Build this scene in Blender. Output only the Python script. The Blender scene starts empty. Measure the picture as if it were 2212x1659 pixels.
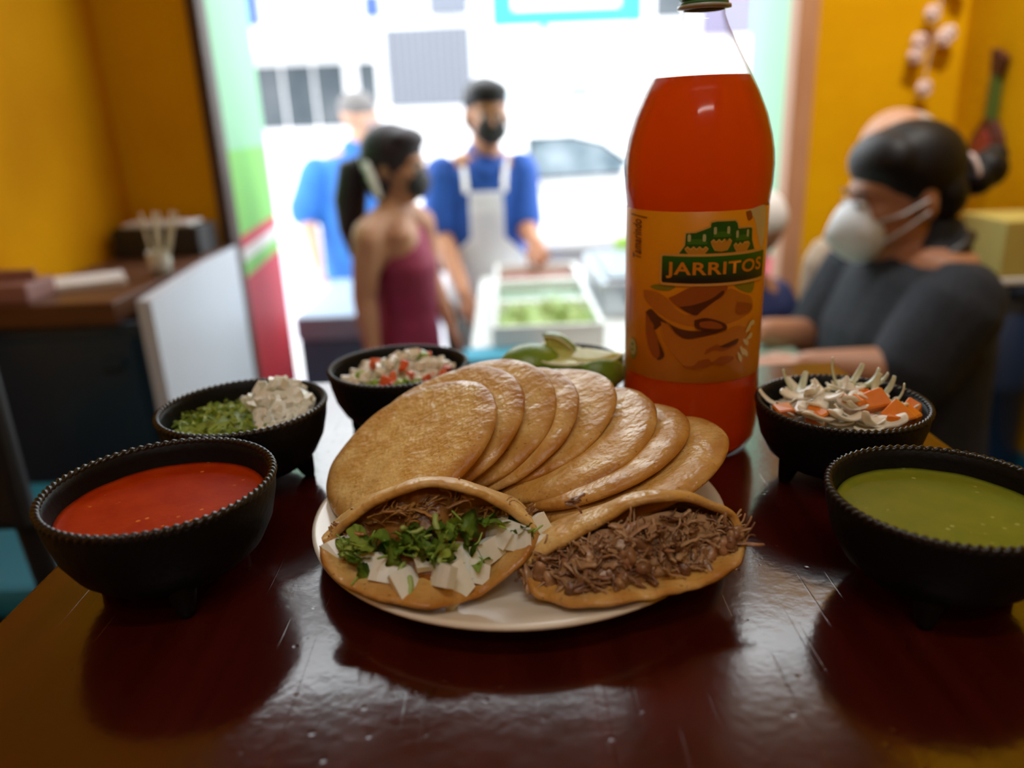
import bpy, bmesh, math, random
from math import sin, cos, pi, radians, sqrt, atan2
from mathutils import Vector, Matrix, Euler, noise

S = bpy.context.scene
COL = S.collection

# ---------------------------------------------------------------- camera
cd = bpy.data.cameras.new('camera')
cam = bpy.data.objects.new('camera', cd); COL.objects.link(cam)
cd.sensor_width = 36.0
cd.lens = 36.0 * 1660 / 2212
cam.location = (0, 0, 1.235)
cam.rotation_euler = (Matrix.Rotation(radians(90 - 18.9), 3, 'X') @ Matrix.Rotation(radians(-2.3), 3, 'Z')).to_euler()
cd.clip_start = 0.02; cd.clip_end = 200
cd.dof.use_dof = True
cd.dof.focus_distance = 0.43
cd.dof.aperture_fstop = 3.3
S.camera = cam

# ---------------------------------------------------------------- light
w = bpy.data.worlds.new('sky'); S.world = w; w.use_nodes = True
bg = w.node_tree.nodes['Background']
bg.inputs[0].default_value = (0.93, 0.97, 1.0, 1)
bg.inputs[1].default_value = 5.4
S.view_settings.view_transform = 'Standard'; S.view_settings.look = 'None'
S.view_settings.gamma = 1.0; S.view_settings.use_curve_mapping = False
S.view_settings.exposure = 0.0
S.cycles.max_bounces = 7; S.cycles.diffuse_bounces = 4; S.cycles.glossy_bounces = 4
S.cycles.transparent_max_bounces = 12; S.cycles.transmission_bounces = 6
S.cycles.caustics_reflective = False; S.cycles.caustics_refractive = False
S.cycles.sample_clamp_indirect = 4.0

# ---------------------------------------------------------------- materials
MATS = {}
def mat(name, col, rough=0.6, col2=None, scale=20.0, fac=0.5, bump=0.0, bscale=None, metal=0.0, spec=0.5,
        coat=0.0, sss=0.0, trans=0.0, emit=0.0, detail=4.0, stretch=None, alpha=1.0, sheen=0.0):
    if name in MATS: return MATS[name]
    m = bpy.data.materials.new(name); m.use_nodes = True
    nt = m.node_tree; N = nt.nodes; L = nt.links
    p = N['Principled BSDF']
    p.inputs['Roughness'].default_value = rough
    p.inputs['Metallic'].default_value = metal
    p.inputs['Specular IOR Level'].default_value = spec
    p.inputs['Coat Weight'].default_value = coat
    p.inputs['Coat Roughness'].default_value = 0.15
    p.inputs['Transmission Weight'].default_value = trans
    p.inputs['Alpha'].default_value = alpha
    if sss:
        p.inputs['Subsurface Weight'].default_value = sss
        p.inputs['Subsurface Radius'].default_value = (0.004, 0.003, 0.002)
        p.inputs['Subsurface Scale'].default_value = 1.0
    if emit:
        p.inputs['Emission Color'].default_value = (*col, 1); p.inputs['Emission Strength'].default_value = emit
    p.inputs['Base Color'].default_value = (*col, 1)
    if col2 is not None or bump:
        tc = N.new('ShaderNodeTexCoord'); mp = N.new('ShaderNodeMapping')
        L.new(tc.outputs['Object'], mp.inputs[0])
        if stretch: mp.inputs['Scale'].default_value = stretch
    if col2 is not None:
        nz = N.new('ShaderNodeTexNoise'); nz.inputs['Scale'].default_value = scale; nz.inputs['Detail'].default_value = detail
        L.new(mp.outputs[0], nz.inputs['Vector'])
        rp = N.new('ShaderNodeValToRGB')
        rp.color_ramp.elements[0].position = max(0, fac - 0.18); rp.color_ramp.elements[0].color = (*col, 1)
        rp.color_ramp.elements[1].position = min(1, fac + 0.18); rp.color_ramp.elements[1].color = (*col2, 1)
        L.new(nz.outputs[0], rp.inputs[0]); L.new(rp.outputs[0], p.inputs['Base Color'])
    if bump:
        nb = N.new('ShaderNodeTexNoise'); nb.inputs['Scale'].default_value = bscale or scale; nb.inputs['Detail'].default_value = 5
        L.new(mp.outputs[0], nb.inputs['Vector'])
        b = N.new('ShaderNodeBump'); b.inputs['Strength'].default_value = min(1, bump); b.inputs['Distance'].default_value = 0.002
        L.new(nb.outputs[0], b.inputs['Height']); L.new(b.outputs[0], p.inputs['Normal'])
    MATS[name] = m
    return m

def mix_col(nt, fac, a, b):
    n = nt.nodes.new('ShaderNodeMix'); n.data_type = 'RGBA'
    for k, v in ((0, fac), (6, a), (7, b)):
        if hasattr(v, 'links'): nt.links.new(v, n.inputs[k])
        elif isinstance(v, tuple): n.inputs[k].default_value = (*v, 1)
        else: n.inputs[k].default_value = v
    return n.outputs[2]

def ramp(nt, src, stops):
    r = nt.nodes.new('ShaderNodeValToRGB'); e = r.color_ramp.elements
    while len(e) < len(stops): e.new(0.5)
    for el, (p, c) in zip(e, stops):
        el.position = p; el.color = (c, c, c, 1) if not isinstance(c, tuple) else (*c, 1)
    nt.links.new(src, r.inputs[0]); return r.outputs[0]

def noise_tex(nt, vec, scale, detail=4):
    n = nt.nodes.new('ShaderNodeTexNoise'); n.inputs['Scale'].default_value = scale; n.inputs['Detail'].default_value = detail
    if vec is not None: nt.links.new(vec, n.inputs['Vector'])
    return n.outputs[0]

def objco(nt, scale=None, rot=None):
    tc = nt.nodes.new('ShaderNodeTexCoord')
    if scale is None and rot is None: return tc.outputs['Object']
    mp = nt.nodes.new('ShaderNodeMapping'); nt.links.new(tc.outputs['Object'], mp.inputs[0])
    if scale: mp.inputs['Scale'].default_value = scale
    if rot: mp.inputs['Rotation'].default_value = rot
    return mp.outputs[0]

def bump_into(nt, p, h, strength, dist, prev=None):
    b = nt.nodes.new('ShaderNodeBump'); b.inputs['Strength'].default_value = strength; b.inputs['Distance'].default_value = dist
    nt.links.new(h, b.inputs['Height'])
    if prev is not None: nt.links.new(prev, b.inputs['Normal'])
    if p is not None: nt.links.new(b.outputs[0], p.inputs['Normal'])
    return b.outputs[0]

# lacquered dark red table wood
def m_table():
    m = mat('table_lacquer', (0.05, 0.008, 0.005), 0.2, spec=0.9); nt = m.node_tree; p = nt.nodes['Principled BSDF']
    g = noise_tex(nt, objco(nt, (60, 2.5, 20)), 1.0, 6)
    c = mix_col(nt, ramp(nt, g, [(0.3, 0.0), (0.7, 1.0)]), (0.030, 0.0025, 0.0015), (0.060, 0.006, 0.003))
    nt.links.new(c, p.inputs['Base Color'])
    r = noise_tex(nt, objco(nt, (9, 9, 9)), 1.0, 5)
    nt.links.new(ramp(nt, r, [(0.3, 0.10), (0.75, 0.20)]), p.inputs['Roughness'])
    wv = noise_tex(nt, objco(nt), 130, 3)
    n1 = bump_into(nt, None, wv, 0.10, 0.001)
    # dents: small pits
    v = nt.nodes.new('ShaderNodeTexVoronoi'); v.inputs['Scale'].default_value = 85; nt.links.new(objco(nt), v.inputs['Vector'])
    n2 = bump_into(nt, None, ramp(nt, v.outputs['Distance'], [(0.0, 0.0), (0.14, 1.0)]), 0.12, 0.001, n1)
    # scratches: thin stretched noise bands in two directions
    s1 = noise_tex(nt, objco(nt, (300, 6, 1), (0, 0, 0.12)), 1.0, 2)
    n3 = bump_into(nt, None, ramp(nt, s1, [(0.66, 0.0), (0.70, 1.0)]), 0.12, 0.0006, n2)
    s2 = noise_tex(nt, objco(nt, (260, 7, 1), (0, 0, -0.75)), 1.0, 2)
    n4 = bump_into(nt, p, ramp(nt, s2, [(0.70, 0.0), (0.73, 1.0)]), 0.15, 0.0006, n3)
    return m

def m_gordita(name='gordita_masa', inner=False):
    m = mat(name, (0.6, 0.36, 0.13), 0.4, spec=0.45); nt = m.node_tree; p = nt.nodes['Principled BSDF']
    co = objco(nt)
    big = noise_tex(nt, co, 60, 5); fine = noise_tex(nt, co, 170, 4)
    c = mix_col(nt, ramp(nt, big, [(0.40, 0.0), (0.60, 1.0)]), (0.84, 0.60, 0.235), (0.68, 0.40, 0.095))
    sep = nt.nodes.new('ShaderNodeAttribute'); sep.attribute_name = 'toast'
    c = mix_col(nt, sep.outputs['Fac'], c, (0.42, 0.17, 0.025))
    sp = noise_tex(nt, co, 420, 2)
    c = mix_col(nt, ramp(nt, sp, [(0.68, 0.0), (0.73, 0.8)]), c, (0.20, 0.08, 0.015))
    nt.links.new(c, p.inputs['Base Color'])
    nt.links.new(ramp(nt, big, [(0.38, 0.24), (0.60, 0.46)]), p.inputs['Roughness'])
    n1 = bump_into(nt, None, noise_tex(nt, co, 120, 2), 0.7, 0.003)
    bump_into(nt, p, noise_tex(nt, co, 380, 1), 0.35, 0.001, n1)
    return m

def m_meat(name, c1, c2, c3, c4, c5):
    m = mat(name, c1, 0.28, spec=0.5); nt = m.node_tree; p = nt.nodes['Principled BSDF']
    oi = nt.nodes.new('ShaderNodeObjectInfo')
    co = objco(nt)
    a = noise_tex(nt, co, 110, 4); b = noise_tex(nt, co, 55, 3)
    c = mix_col(nt, ramp(nt, a, [(0.4, 0.0), (0.62, 1.0)]), c1, c2)
    c = mix_col(nt, ramp(nt, b, [(0.55, 0.0), (0.68, 0.8)]), c, c3)
    c = mix_col(nt, ramp(nt, oi.outputs['Random'], [(0.0, 0.0), (0.45, 0.0), (0.75, 0.55), (1.0, 0.85)]), c, c4)
    c = mix_col(nt, ramp(nt, oi.outputs['Random'], [(0.0, 0.7), (0.3, 0.0), (1.0, 0.0)]), c, c5)
    nt.links.new(c, p.inputs['Base Color'])
    bump_into(nt, p, noise_tex(nt, objco(nt, (1, 1, 1)), 300, 4), 0.5, 0.001)
    return m

def m_salsa(name, c1, c2, speck):
    m = mat(name, c1, 0.4, spec=0.06); nt = m.node_tree; p = nt.nodes['Principled BSDF']
    co = objco(nt)
    c = mix_col(nt, ramp(nt, noise_tex(nt, co, 60, 4), [(0.35, 0.0), (0.65, 1.0)]), c1, c2)
    v = nt.nodes.new('ShaderNodeTexVoronoi'); v.inputs['Scale'].default_value = 150; nt.links.new(co, v.inputs['Vector'])
    msk = nt.nodes.new('ShaderNodeMath'); msk.operation = 'MULTIPLY'
    nt.links.new(ramp(nt, v.outputs['Distance'], [(0.13, 1.0), (0.20, 0.0)]), msk.inputs[0])
    nt.links.new(ramp(nt, noise_tex(nt, co, 33, 2), [(0.52, 0.0), (0.58, 0.8)]), msk.inputs[1])
    c = mix_col(nt, msk.outputs[0], c, speck)
    nt.links.new(c, p.inputs['Base Color'])
    bump_into(nt, p, noise_tex(nt, co, 220, 3), 0.25, 0.0006)
    return m

def m_wall(name, zteal, ca, cb):
    m = mat(name, (0.7, 0.36, 0.0), 0.8, spec=0.04); nt = m.node_tree; p = nt.nodes['Principled BSDF']
    co = objco(nt)
    c = mix_col(nt, ramp(nt, noise_tex(nt, co, 2.2, 3), [(0.38, 0.0), (0.64, 1.0)]), ca, cb)
    if zteal is not None:
        sx = nt.nodes.new('ShaderNodeSeparateXYZ'); nt.links.new(co, sx.inputs[0])
        mr = nt.nodes.new('ShaderNodeMapRange'); mr.inputs['From Min'].default_value = zteal - 0.01; mr.inputs['From Max'].default_value = zteal + 0.01
        nt.links.new(sx.outputs['Z'], mr.inputs['Value'])
        c = mix_col(nt, mr.outputs[0], (0.02, 0.16, 0.26), c)
    nt.links.new(c, p.inputs['Base Color'])
    bump_into(nt, p, noise_tex(nt, co, 40, 4), 0.3, 0.004)
    return m

def clear_mat(name, tint, edge=0.95):
    m = bpy.data.materials.new(name); m.use_nodes = True; nt = m.node_tree; nt.nodes.remove(nt.nodes['Principled BSDF'])
    tr = nt.nodes.new('ShaderNodeBsdfTransparent'); gl = nt.nodes.new('ShaderNodeBsdfGlossy'); gl.inputs['Roughness'].default_value = 0.08
    lw = nt.nodes.new('ShaderNodeLayerWeight'); lw.inputs[0].default_value = 0.5
    nt.links.new(mix_col(nt, ramp(nt, lw.outputs['Facing'], [(0.35, 0.0), (1.0, 1.0)]), tint, tuple(x * edge for x in tint)), tr.inputs[0])
    pw = nt.nodes.new('ShaderNodeMath'); pw.operation = 'POWER'; pw.inputs[1].default_value = 3.5; nt.links.new(lw.outputs['Facing'], pw.inputs[0])
    fr = nt.nodes.new('ShaderNodeMath'); fr.operation = 'MULTIPLY_ADD'; fr.inputs[1].default_value = 0.5; fr.inputs[2].default_value = 0.03; nt.links.new(pw.outputs[0], fr.inputs[0])
    mx = nt.nodes.new('ShaderNodeMixShader'); nt.links.new(fr.outputs[0], mx.inputs[0]); nt.links.new(tr.outputs[0], mx.inputs[1]); nt.links.new(gl.outputs[0], mx.inputs[2]); nt.links.new(mx.outputs[0], nt.nodes['Material Output'].inputs[0])
    return m

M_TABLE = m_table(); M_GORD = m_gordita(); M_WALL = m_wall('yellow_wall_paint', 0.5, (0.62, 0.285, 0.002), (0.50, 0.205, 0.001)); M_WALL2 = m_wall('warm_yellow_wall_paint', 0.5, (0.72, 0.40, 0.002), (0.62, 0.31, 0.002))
M_MEAT = m_meat('shredded_meat', (0.22, 0.105, 0.045), (0.47, 0.27, 0.14), (0.33, 0.125, 0.075), (0.50, 0.32, 0.17), (0.11, 0.042, 0.018))
M_MEAT2 = m_meat('chili_meat', (0.22, 0.10, 0.025), (0.38, 0.19, 0.05), (0.40, 0.13, 0.025), (0.48, 0.27, 0.08), (0.16, 0.06, 0.012))
M_RED = m_salsa('red_salsa', (0.38, 0.026, 0.001), (0.46, 0.042, 0.002), (0.75, 0.25, 0.04))
M_GREEN = m_salsa('green_salsa', (0.20, 0.24, 0.018), (0.24, 0.26, 0.022), (0.5, 0.5, 0.15))
M_BOWL = mat('black_stoneware_plastic', (0.006, 0.006, 0.0065), 0.5, bump=0.25, bscale=260, spec=0.16)
M_RIM = mat('black_rope_rim', (0.007, 0.007, 0.0075), 0.3, spec=0.5)
M_PLATE = mat('cream_melamine', (0.80, 0.76, 0.65), 0.16, spec=0.5)
M_ONION = mat('raw_onion', (0.90, 0.93, 0.88), 0.22, col2=(0.80, 0.85, 0.76), scale=60, sss=0.1, spec=0.5)
M_PICKLE = mat('pickled_onion', (0.86, 0.81, 0.66), 0.25, col2=(0.88, 0.87, 0.78), scale=45, sss=0.3, spec=0.5)
M_CIL = mat('cilantro_green', (0.14, 0.32, 0.025), 0.42, col2=(0.32, 0.50, 0.07), scale=90, spec=0.5)
M_CIL_ = M_CIL.node_tree; _p = M_CIL_.nodes['Principled BSDF']; _s = _p.inputs['Base Color'].links[0].from_socket; _oi = M_CIL_.nodes.new('ShaderNodeObjectInfo')
M_CIL_.links.new(mix_col(M_CIL_, ramp(M_CIL_, _oi.outputs['Random'], [(0.0, 0.0), (0.4, 0.0), (1.0, 0.75)]), _s, (0.42, 0.55, 0.10)), _p.inputs['Base Color'])
M_CIL2 = mat('cilantro_stem', (0.30, 0.46, 0.12), 0.4, col2=(0.42, 0.55, 0.18), scale=90)
M_TOM = mat('tomato_red', (0.72, 0.10, 0.03), 0.25, col2=(0.80, 0.20, 0.08), scale=80, sss=0.2)
M_CARROT = mat('carrot_orange', (0.80, 0.20, 0.012), 0.3, col2=(0.86, 0.30, 0.03), scale=70, sss=0.2)
M_RIND = mat('lime_rind', (0.13, 0.26, 0.015), 0.32, col2=(0.20, 0.34, 0.03), scale=60, bump=0.2, bscale=300)
M_FLESH = mat('lime_flesh', (0.52, 0.55, 0.13), 0.25, col2=(0.66, 0.68, 0.26), scale=90, sss=0.3)
M_PITH = mat('lime_pith', (0.75, 0.76, 0.52), 0.5)

# ---------------------------------------------------------------- mesh helpers
def link(name, me, parent=None, m=None, smooth=True):
    o = bpy.data.objects.new(name, me); COL.objects.link(o)
    if m is not None and not me.materials: me.materials.append(m)
    if parent is not None: o.parent = parent
    if smooth and len(me.polygons): me.polygons.foreach_set('use_smooth', [True] * len(me.polygons))
    return o

def from_bm(name, bm, m=None, parent=None, smooth=True):
    me = bpy.data.meshes.new(name); bmesh.ops.recalc_face_normals(bm, faces=bm.faces[:]); bm.to_mesh(me); bm.free()
    return link(name, me, parent, m, smooth)

def tag(o, label, cat=None, group=None, kind=None):
    if label: o['label'] = label
    if cat: o['category'] = cat
    if group: o['group'] = group
    if kind: o['kind'] = kind
    return o

def thing(name, label, cat, loc=(0, 0, 0), rz=0.0, group=None):
    o = bpy.data.objects.new(name, None); COL.objects.link(o)
    o.location = loc; o.rotation_euler = (0, 0, rz); o.empty_display_size = 0.02
    return tag(o, label, cat, group)

def bm_box(bm, lo, hi, bev=0.0, mtx=None):
    r = bmesh.ops.create_cube(bm, size=1.0)
    vs = r['verts']
    for v in vs:
        v.co = Vector([lo[k] + (v.co[k] + 0.5) * (hi[k] - lo[k]) for k in range(3)])
    if bev:
        es = list({e for v in vs for e in v.link_edges})
        rr = bmesh.ops.bevel(bm, geom=es, offset=bev, segments=2, affect='EDGES', profile=0.6)
        vs = list({v for f in rr['faces'] for v in f.verts} | {v for v in vs if v.is_valid})
    if mtx is not None: bmesh.ops.transform(bm, matrix=mtx, verts=vs)
    return vs

def box(name, lo, hi, m, parent=None, bev=0.0, smooth=False):
    bm = bmesh.new(); bm_box(bm, lo, hi, bev)
    return from_bm(name, bm, m, parent, smooth)

def bm_lathe(bm, prof, n=48, center=(0, 0, 0)):
    c = Vector(center); rings = []
    for r, z in prof:
        if r < 1e-6: rings.append([bm.verts.new(c + Vector((0, 0, z)))])
        else: rings.append([bm.verts.new(c + Vector((r * cos(2 * pi * k / n), r * sin(2 * pi * k / n), z))) for k in range(n)])
    for a, b in zip(rings, rings[1:]):
        for k in range(n):
            k2 = (k + 1) % n
            if len(a) == 1 and len(b) == 1: continue
            if len(a) == 1: bm.faces.new((a[0], b[k], b[k2]))
            elif len(b) == 1: bm.faces.new((a[k], a[k2], b[0]))
            else: bm.faces.new((a[k], a[k2], b[k2], b[k]))

def lathe(name, prof, m, parent=None, n=48):
    bm = bmesh.new(); bm_lathe(bm, prof, n); return from_bm(name, bm, m, parent)

def catmull(pts, n):
    P = [Vector(p) for p in pts]; out = []
    m = len(P) - 1
    for k in range(n):
        t = k / (n - 1) * m; i = min(int(t), m - 1); f = t - i
        p0 = P[max(i - 1, 0)]; p1 = P[i]; p2 = P[i + 1]; p3 = P[min(i + 2, m)]
        out.append(0.5 * ((2 * p1) + (p2 - p0) * f + (2 * p0 - 5 * p1 + 4 * p2 - p3) * f * f + (3 * p1 - p0 - 3 * p2 + p3) * f ** 3))
    return out

def bm_sweep(bm, pts, rad, seg=12, side=None, caps=True):
    """tube through pts; rad items are r or (r_side, r_other)"""
    P = [Vector(p) for p in pts]; n = len(P)
    R = [(r, r) if not isinstance(r, tuple) else r for r in rad]
    rings = []; prev = None
    def tang(i):
        return (P[min(i + 1, n - 1)] - P[max(i - 1, 0)]).normalized()
    seqs = []
    if caps:
        t = tang(0); a, b = R[0]; m_ = min(a, b)
        seqs += [(P[0] - t * m_ * 0.98, t, (a * 0.22, b * 0.22)), (P[0] - t * m_ * 0.68, t, (a * 0.73, b * 0.73))]
    for i in range(n): seqs.append((P[i], tang(i), R[i]))
    if caps:
        t = tang(n - 1); a, b = R[-1]; m_ = min(a, b)
        seqs += [(P[-1] + t * m_ * 0.68, t, (a * 0.73, b * 0.73)), (P[-1] + t * m_ * 0.98, t, (a * 0.22, b * 0.22))]
    for c, t, (a, b) in seqs:
        s = Vector(side) if side is not None else prev
        if s is None: s = Vector((1, 0, 0)) if abs(t.x) < 0.9 else Vector((0, 1, 0))
        s = (s - t * s.dot(t))
        if s.length < 1e-5: s = t.orthogonal()
        s.normalize(); q = t.cross(s); prev = s
        rings.append([bm.verts.new(c + s * (a * cos(2 * pi * k / seg)) + q * (b * sin(2 * pi * k / seg))) for k in range(seg)])
    for A, B in zip(rings, rings[1:]):
        for k in range(seg):
            k2 = (k + 1) % seg
            bm.faces.new((A[k], A[k2], B[k2], B[k]))
    bm.faces.new(rings[0][::-1]); bm.faces.new(rings[-1])
    return rings

def sweep(name, pts, rad, m, parent=None, seg=12, side=None):
    bm = bmesh.new(); bm_sweep(bm, pts, rad, seg, side); return from_bm(name, bm, m, parent)

def bm_ball(bm, c, r, sub=3, mtx=None):
    if not isinstance(r, (tuple, list)): r = (r, r, r)
    M = Matrix.Translation(c) @ (mtx or Matrix.Identity(4)) @ Matrix.Diagonal((*r, 1))
    return bmesh.ops.create_icosphere(bm, subdivisions=sub, radius=1.0, matrix=M)['verts']

def ball(name, c, r, m, parent=None, sub=3, mtx=None):
    bm = bmesh.new(); bm_ball(bm, c, r, sub, mtx); return from_bm(name, bm, m, parent)

def fuse(name, bm, m, parent=None, voxel=0.007, smooth_it=6):
    """one continuous skin over overlapping volumes"""
    me = bpy.data.meshes.new(name); bmesh.ops.recalc_face_normals(bm, faces=bm.faces[:]); bm.to_mesh(me); bm.free()
    t = bpy.data.objects.new('tmp', me); COL.objects.link(t)
    r = t.modifiers.new('r', 'REMESH'); r.mode = 'VOXEL'; r.voxel_size = voxel
    s = t.modifiers.new('s', 'SMOOTH'); s.factor = 0.5; s.iterations = smooth_it
    dg = bpy.context.evaluated_depsgraph_get(); dg.update()
    out = bpy.data.meshes.new_from_object(t.evaluated_get(dg)); out.name = name
    bpy.data.objects.remove(t); bpy.data.meshes.remove(me)
    return link(name, out, parent, m)

def ngrid(bm, rows):
    V = [[bm.verts.new(p) for p in r] for r in rows]
    for a, b in zip(V, V[1:]):
        for k in range(len(a) - 1): bm.faces.new((a[k], a[k + 1], b[k + 1], b[k]))
    return V

def nz(p, s, seed=0.0):
    return noise.noise(Vector(p) * s + Vector((seed * 17.3, seed * 5.1, seed * 9.7)))

def place(name, me, loc, rot=(0, 0, 0), sc=1.0, label=None, cat=None, group=None, parent=None):
    o = bpy.data.objects.new(name, me); COL.objects.link(o)
    o.location = loc; o.rotation_euler = rot
    o.scale = (sc, sc, sc) if not isinstance(sc, tuple) else sc
    if parent: o.parent = parent
    if label: tag(o, label, cat, group)
    return o

def mesh_of(o):
    """take the mesh of a just-built object and drop the object"""
    me = o.data; bpy.data.objects.remove(o); return me

# ================================================================ the setting
TZ = 1.0                        # table top height
XL, XR, YF, YB, ZC = -0.95, 1.12, 2.0, -2.2, 3.2
DL, DR, DH = -0.70, 0.712, 2.10  # street opening
ST = -0.30                      # street level

def struct(name, bm_or_obj, m=None, label=None):
    o = bm_or_obj if isinstance(bm_or_obj, bpy.types.Object) else from_bm(name, bm_or_obj, m, None, False)
    o['kind'] = 'structure'
    if label: o['label'] = label
    return o

M_FLOOR = mat('dark_floor', (0.05, 0.055, 0.06), 0.4, col2=(0.08, 0.085, 0.09), scale=4)
M_CEIL = mat('ceiling_white', (0.62, 0.60, 0.55), 0.8, col2=(0.56, 0.54, 0.5), scale=3)
M_FRAME = mat('dark_frame_paint', (0.07, 0.035, 0.02), 0.5, col2=(0.05, 0.025, 0.015), scale=9)
M_FRAME2 = mat('pale_wood_frame', (0.42, 0.20, 0.10), 0.5, col2=(0.50, 0.26, 0.14), scale=12, stretch=(6, 6, 0.6))
M_MINT = mat('mint_wall_paint', (0.27, 0.58, 0.36), 0.7, col2=(0.30, 0.62, 0.40), scale=3)
M_LIME = mat('lime_wall_paint', (0.18, 0.56, 0.13), 0.7, col2=(0.24, 0.62, 0.12), scale=3)
M_REDW = mat('red_wall_paint', (0.62, 0.03, 0.05), 0.6, col2=(0.55, 0.03, 0.05), scale=4)
M_WHITE = mat('white_paint', (0.78, 0.78, 0.77), 0.6, col2=(0.74, 0.74, 0.74), scale=4)

struct('floor', box('floor', (XL - 0.1, YB, -0.12), (XR + 0.1, YF + 0.16, 0), M_FLOOR))
struct('ceiling', box('ceiling', (XL - 0.1, YB, ZC), (XR + 0.1, YF + 0.16, ZC + 0.12), M_CEIL))
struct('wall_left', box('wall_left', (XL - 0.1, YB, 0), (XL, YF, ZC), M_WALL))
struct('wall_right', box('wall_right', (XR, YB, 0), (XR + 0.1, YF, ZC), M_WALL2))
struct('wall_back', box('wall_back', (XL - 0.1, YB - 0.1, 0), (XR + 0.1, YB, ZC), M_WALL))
bm = bmesh.new()
ZT0, ZT1 = 2.20, 2.52                # unseen transom added above the opening to put glare on the table
bm_box(bm, (XL - 0.1, YF, 0), (DL - 0.0055, YF + 0.05, ZT0)); bm_box(bm, (DR + 0.05, YF, 0), (XR + 0.1, YF + 0.05, ZT0))
bm_box(bm, (DL - 0.0055, YF, DH + 0.06), (DR + 0.05, YF + 0.05, ZT0)); bm_box(bm, (XL - 0.1, YF, ZT1), (XR + 0.1, YF + 0.05, ZC))
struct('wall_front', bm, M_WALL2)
wt = bpy.data.objects.new('window_1', None); COL.objects.link(wt); wt['kind'] = 'structure'; wt['label'] = 'long transom window above the street opening'
bm = bmesh.new(); bm_box(bm, (XL, YF + 0.005, ZT0), (XR, YF + 0.045, ZT0 + 0.02)); bm_box(bm, (XL, YF + 0.005, ZT1 - 0.02), (XR, YF + 0.045, ZT1))
xs_ = [XL + 0.01 + k * (XR - XL - 0.02) / 4 for k in range(5)]
for x in xs_: bm_box(bm, (x - 0.01, YF + 0.005, ZT0 + 0.02), (x + 0.01, YF + 0.045, ZT1 - 0.02))
from_bm('window_frame', bm, M_FRAME, wt, False); M_PANE = clear_mat('clear_pane', (0.97, 0.98, 0.98))
for x0, x1 in zip(xs_, xs_[1:]): box('pane', (x0 + 0.01, YF + 0.023, ZT0 + 0.02), (x1 - 0.01, YF + 0.027, ZT1 - 0.02), M_PANE, wt)
bm = bmesh.new()
bm_box(bm, (DL - 0.028, YF - 0.010, 0), (DL, YF - 0.0005, DH + 0.06), 0.003); bm_box(bm, (DL - 0.005, YF - 0.0005, 0), (DL, YF + 0.055, DH + 0.06)); bm_box(bm, (DL, YF - 0.010, DH), (DR + 0.05, YF + 0.055, DH + 0.06), 0.003)
struct('trim_1', bm, M_FRAME, 'dark painted frame along the street opening')
struct('trim_2', box('trim_2', (DR, YF - 0.012, 0), (DR + 0.05, YF + 0.055, DH + 0.06), M_FRAME2, None, 0.004), None, 'pale wooden jamb of the street opening')

# splayed entry walls outside the opening: mint above, lime, a tricolour band, red below
def entry_wall(name, x0, x1, sgn, bands):
    root = bpy.data.objects.new(name, None); COL.objects.link(root); root['kind'] = 'structure'
    for z0, z1, m, nm in bands:
        bm = bmesh.new(); vs = bm_box(bm, (0, 0, z0), (0.12, 0.56, z1))
        for v in vs:
            f = v.co.y / 0.56; v.co.x = (x0 + (x1 - x0) * f) + sgn * v.co.x; v.co.y = 2.056 + v.co.y
        from_bm(nm, bm, m, root, False)
    return root
M_WHITES = mat('white_stripe', (0.75, 0.75, 0.75), 0.6)
entry_wall('wall_entry_left', -0.705, -0.765, -1, [(ST, 0.86, M_REDW, 'red_panel'), (0.86, 0.90, M_LIME, 'green_band'), (0.90, 0.935, M_WHITES, 'white_band'),
            (0.935, 0.97, M_REDW, 'red_band'), (0.97, 1.19, M_LIME, 'lime_panel'), (1.19, 2.10, M_MINT, 'mint_panel')])
entry_wall('wall_entry_right', 0.717, 0.79, 1, [(ST, 0.86, M_REDW, 'red_panel'), (0.86, 2.10, M_MINT, 'mint_panel')])

M_STREET = mat('street_concrete', (0.55, 0.54, 0.52), 0.85, col2=(0.48, 0.47, 0.56), scale=1.5)
struct('ground', box('ground', (-14, YF + 0.16, ST - 0.2), (14, 18, ST), M_STREET), None, 'pale concrete street outside the opening')

# unseen ceiling tube lights added as fill; the last one brightens the right wall
M_TUBE = mat('tube_glow', (1, 0.95, 0.86), 0.4, emit=0.0)
M_FIX = mat('lamp_housing', (0.7, 0.7, 0.68), 0.5)
for k, (x, y, e) in enumerate(((0.05, -0.35, 10), (0.05, -1.5, 7), (0.88, 1.15, 9))):
    t = thing('ceiling_light', ['white ceiling tube light above the dark red table', 'white ceiling tube light near the back wall', 'white ceiling tube light over the toy guitar corner'][k], 'lamp', (x, y, ZC))
    hl = 0.62 if k < 2 else 0.26
    box('housing', (-hl, -0.07, -0.05), (hl, 0.07, 0), M_FIX, t, 0.006)
    for s in (-0.03, 0.03):
        tb = sweep('tube', [(-hl + 0.04, s, -0.066), (hl - 0.04, s, -0.066)], [0.013, 0.013], M_TUBE, t, 10)
    ld = bpy.data.lights.new('tube_lamp', 'AREA'); ld.shape = 'RECTANGLE'; ld.size = 2 * hl - 0.08; ld.size_y = 0.1; ld.energy = e; ld.color = (1, 0.96, 0.90)
    lo = bpy.data.objects.new('tube_lamp', ld); COL.objects.link(lo); lo.parent = t; lo.location = (0, 0, -0.085)
    if k == 2: t.rotation_euler = (radians(25), 0, 0); t.location.z = ZC - 0.03; ld.spread = radians(75)  # extra fixture, tilted and narrowed to brighten the right-hand yellow wall

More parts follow.
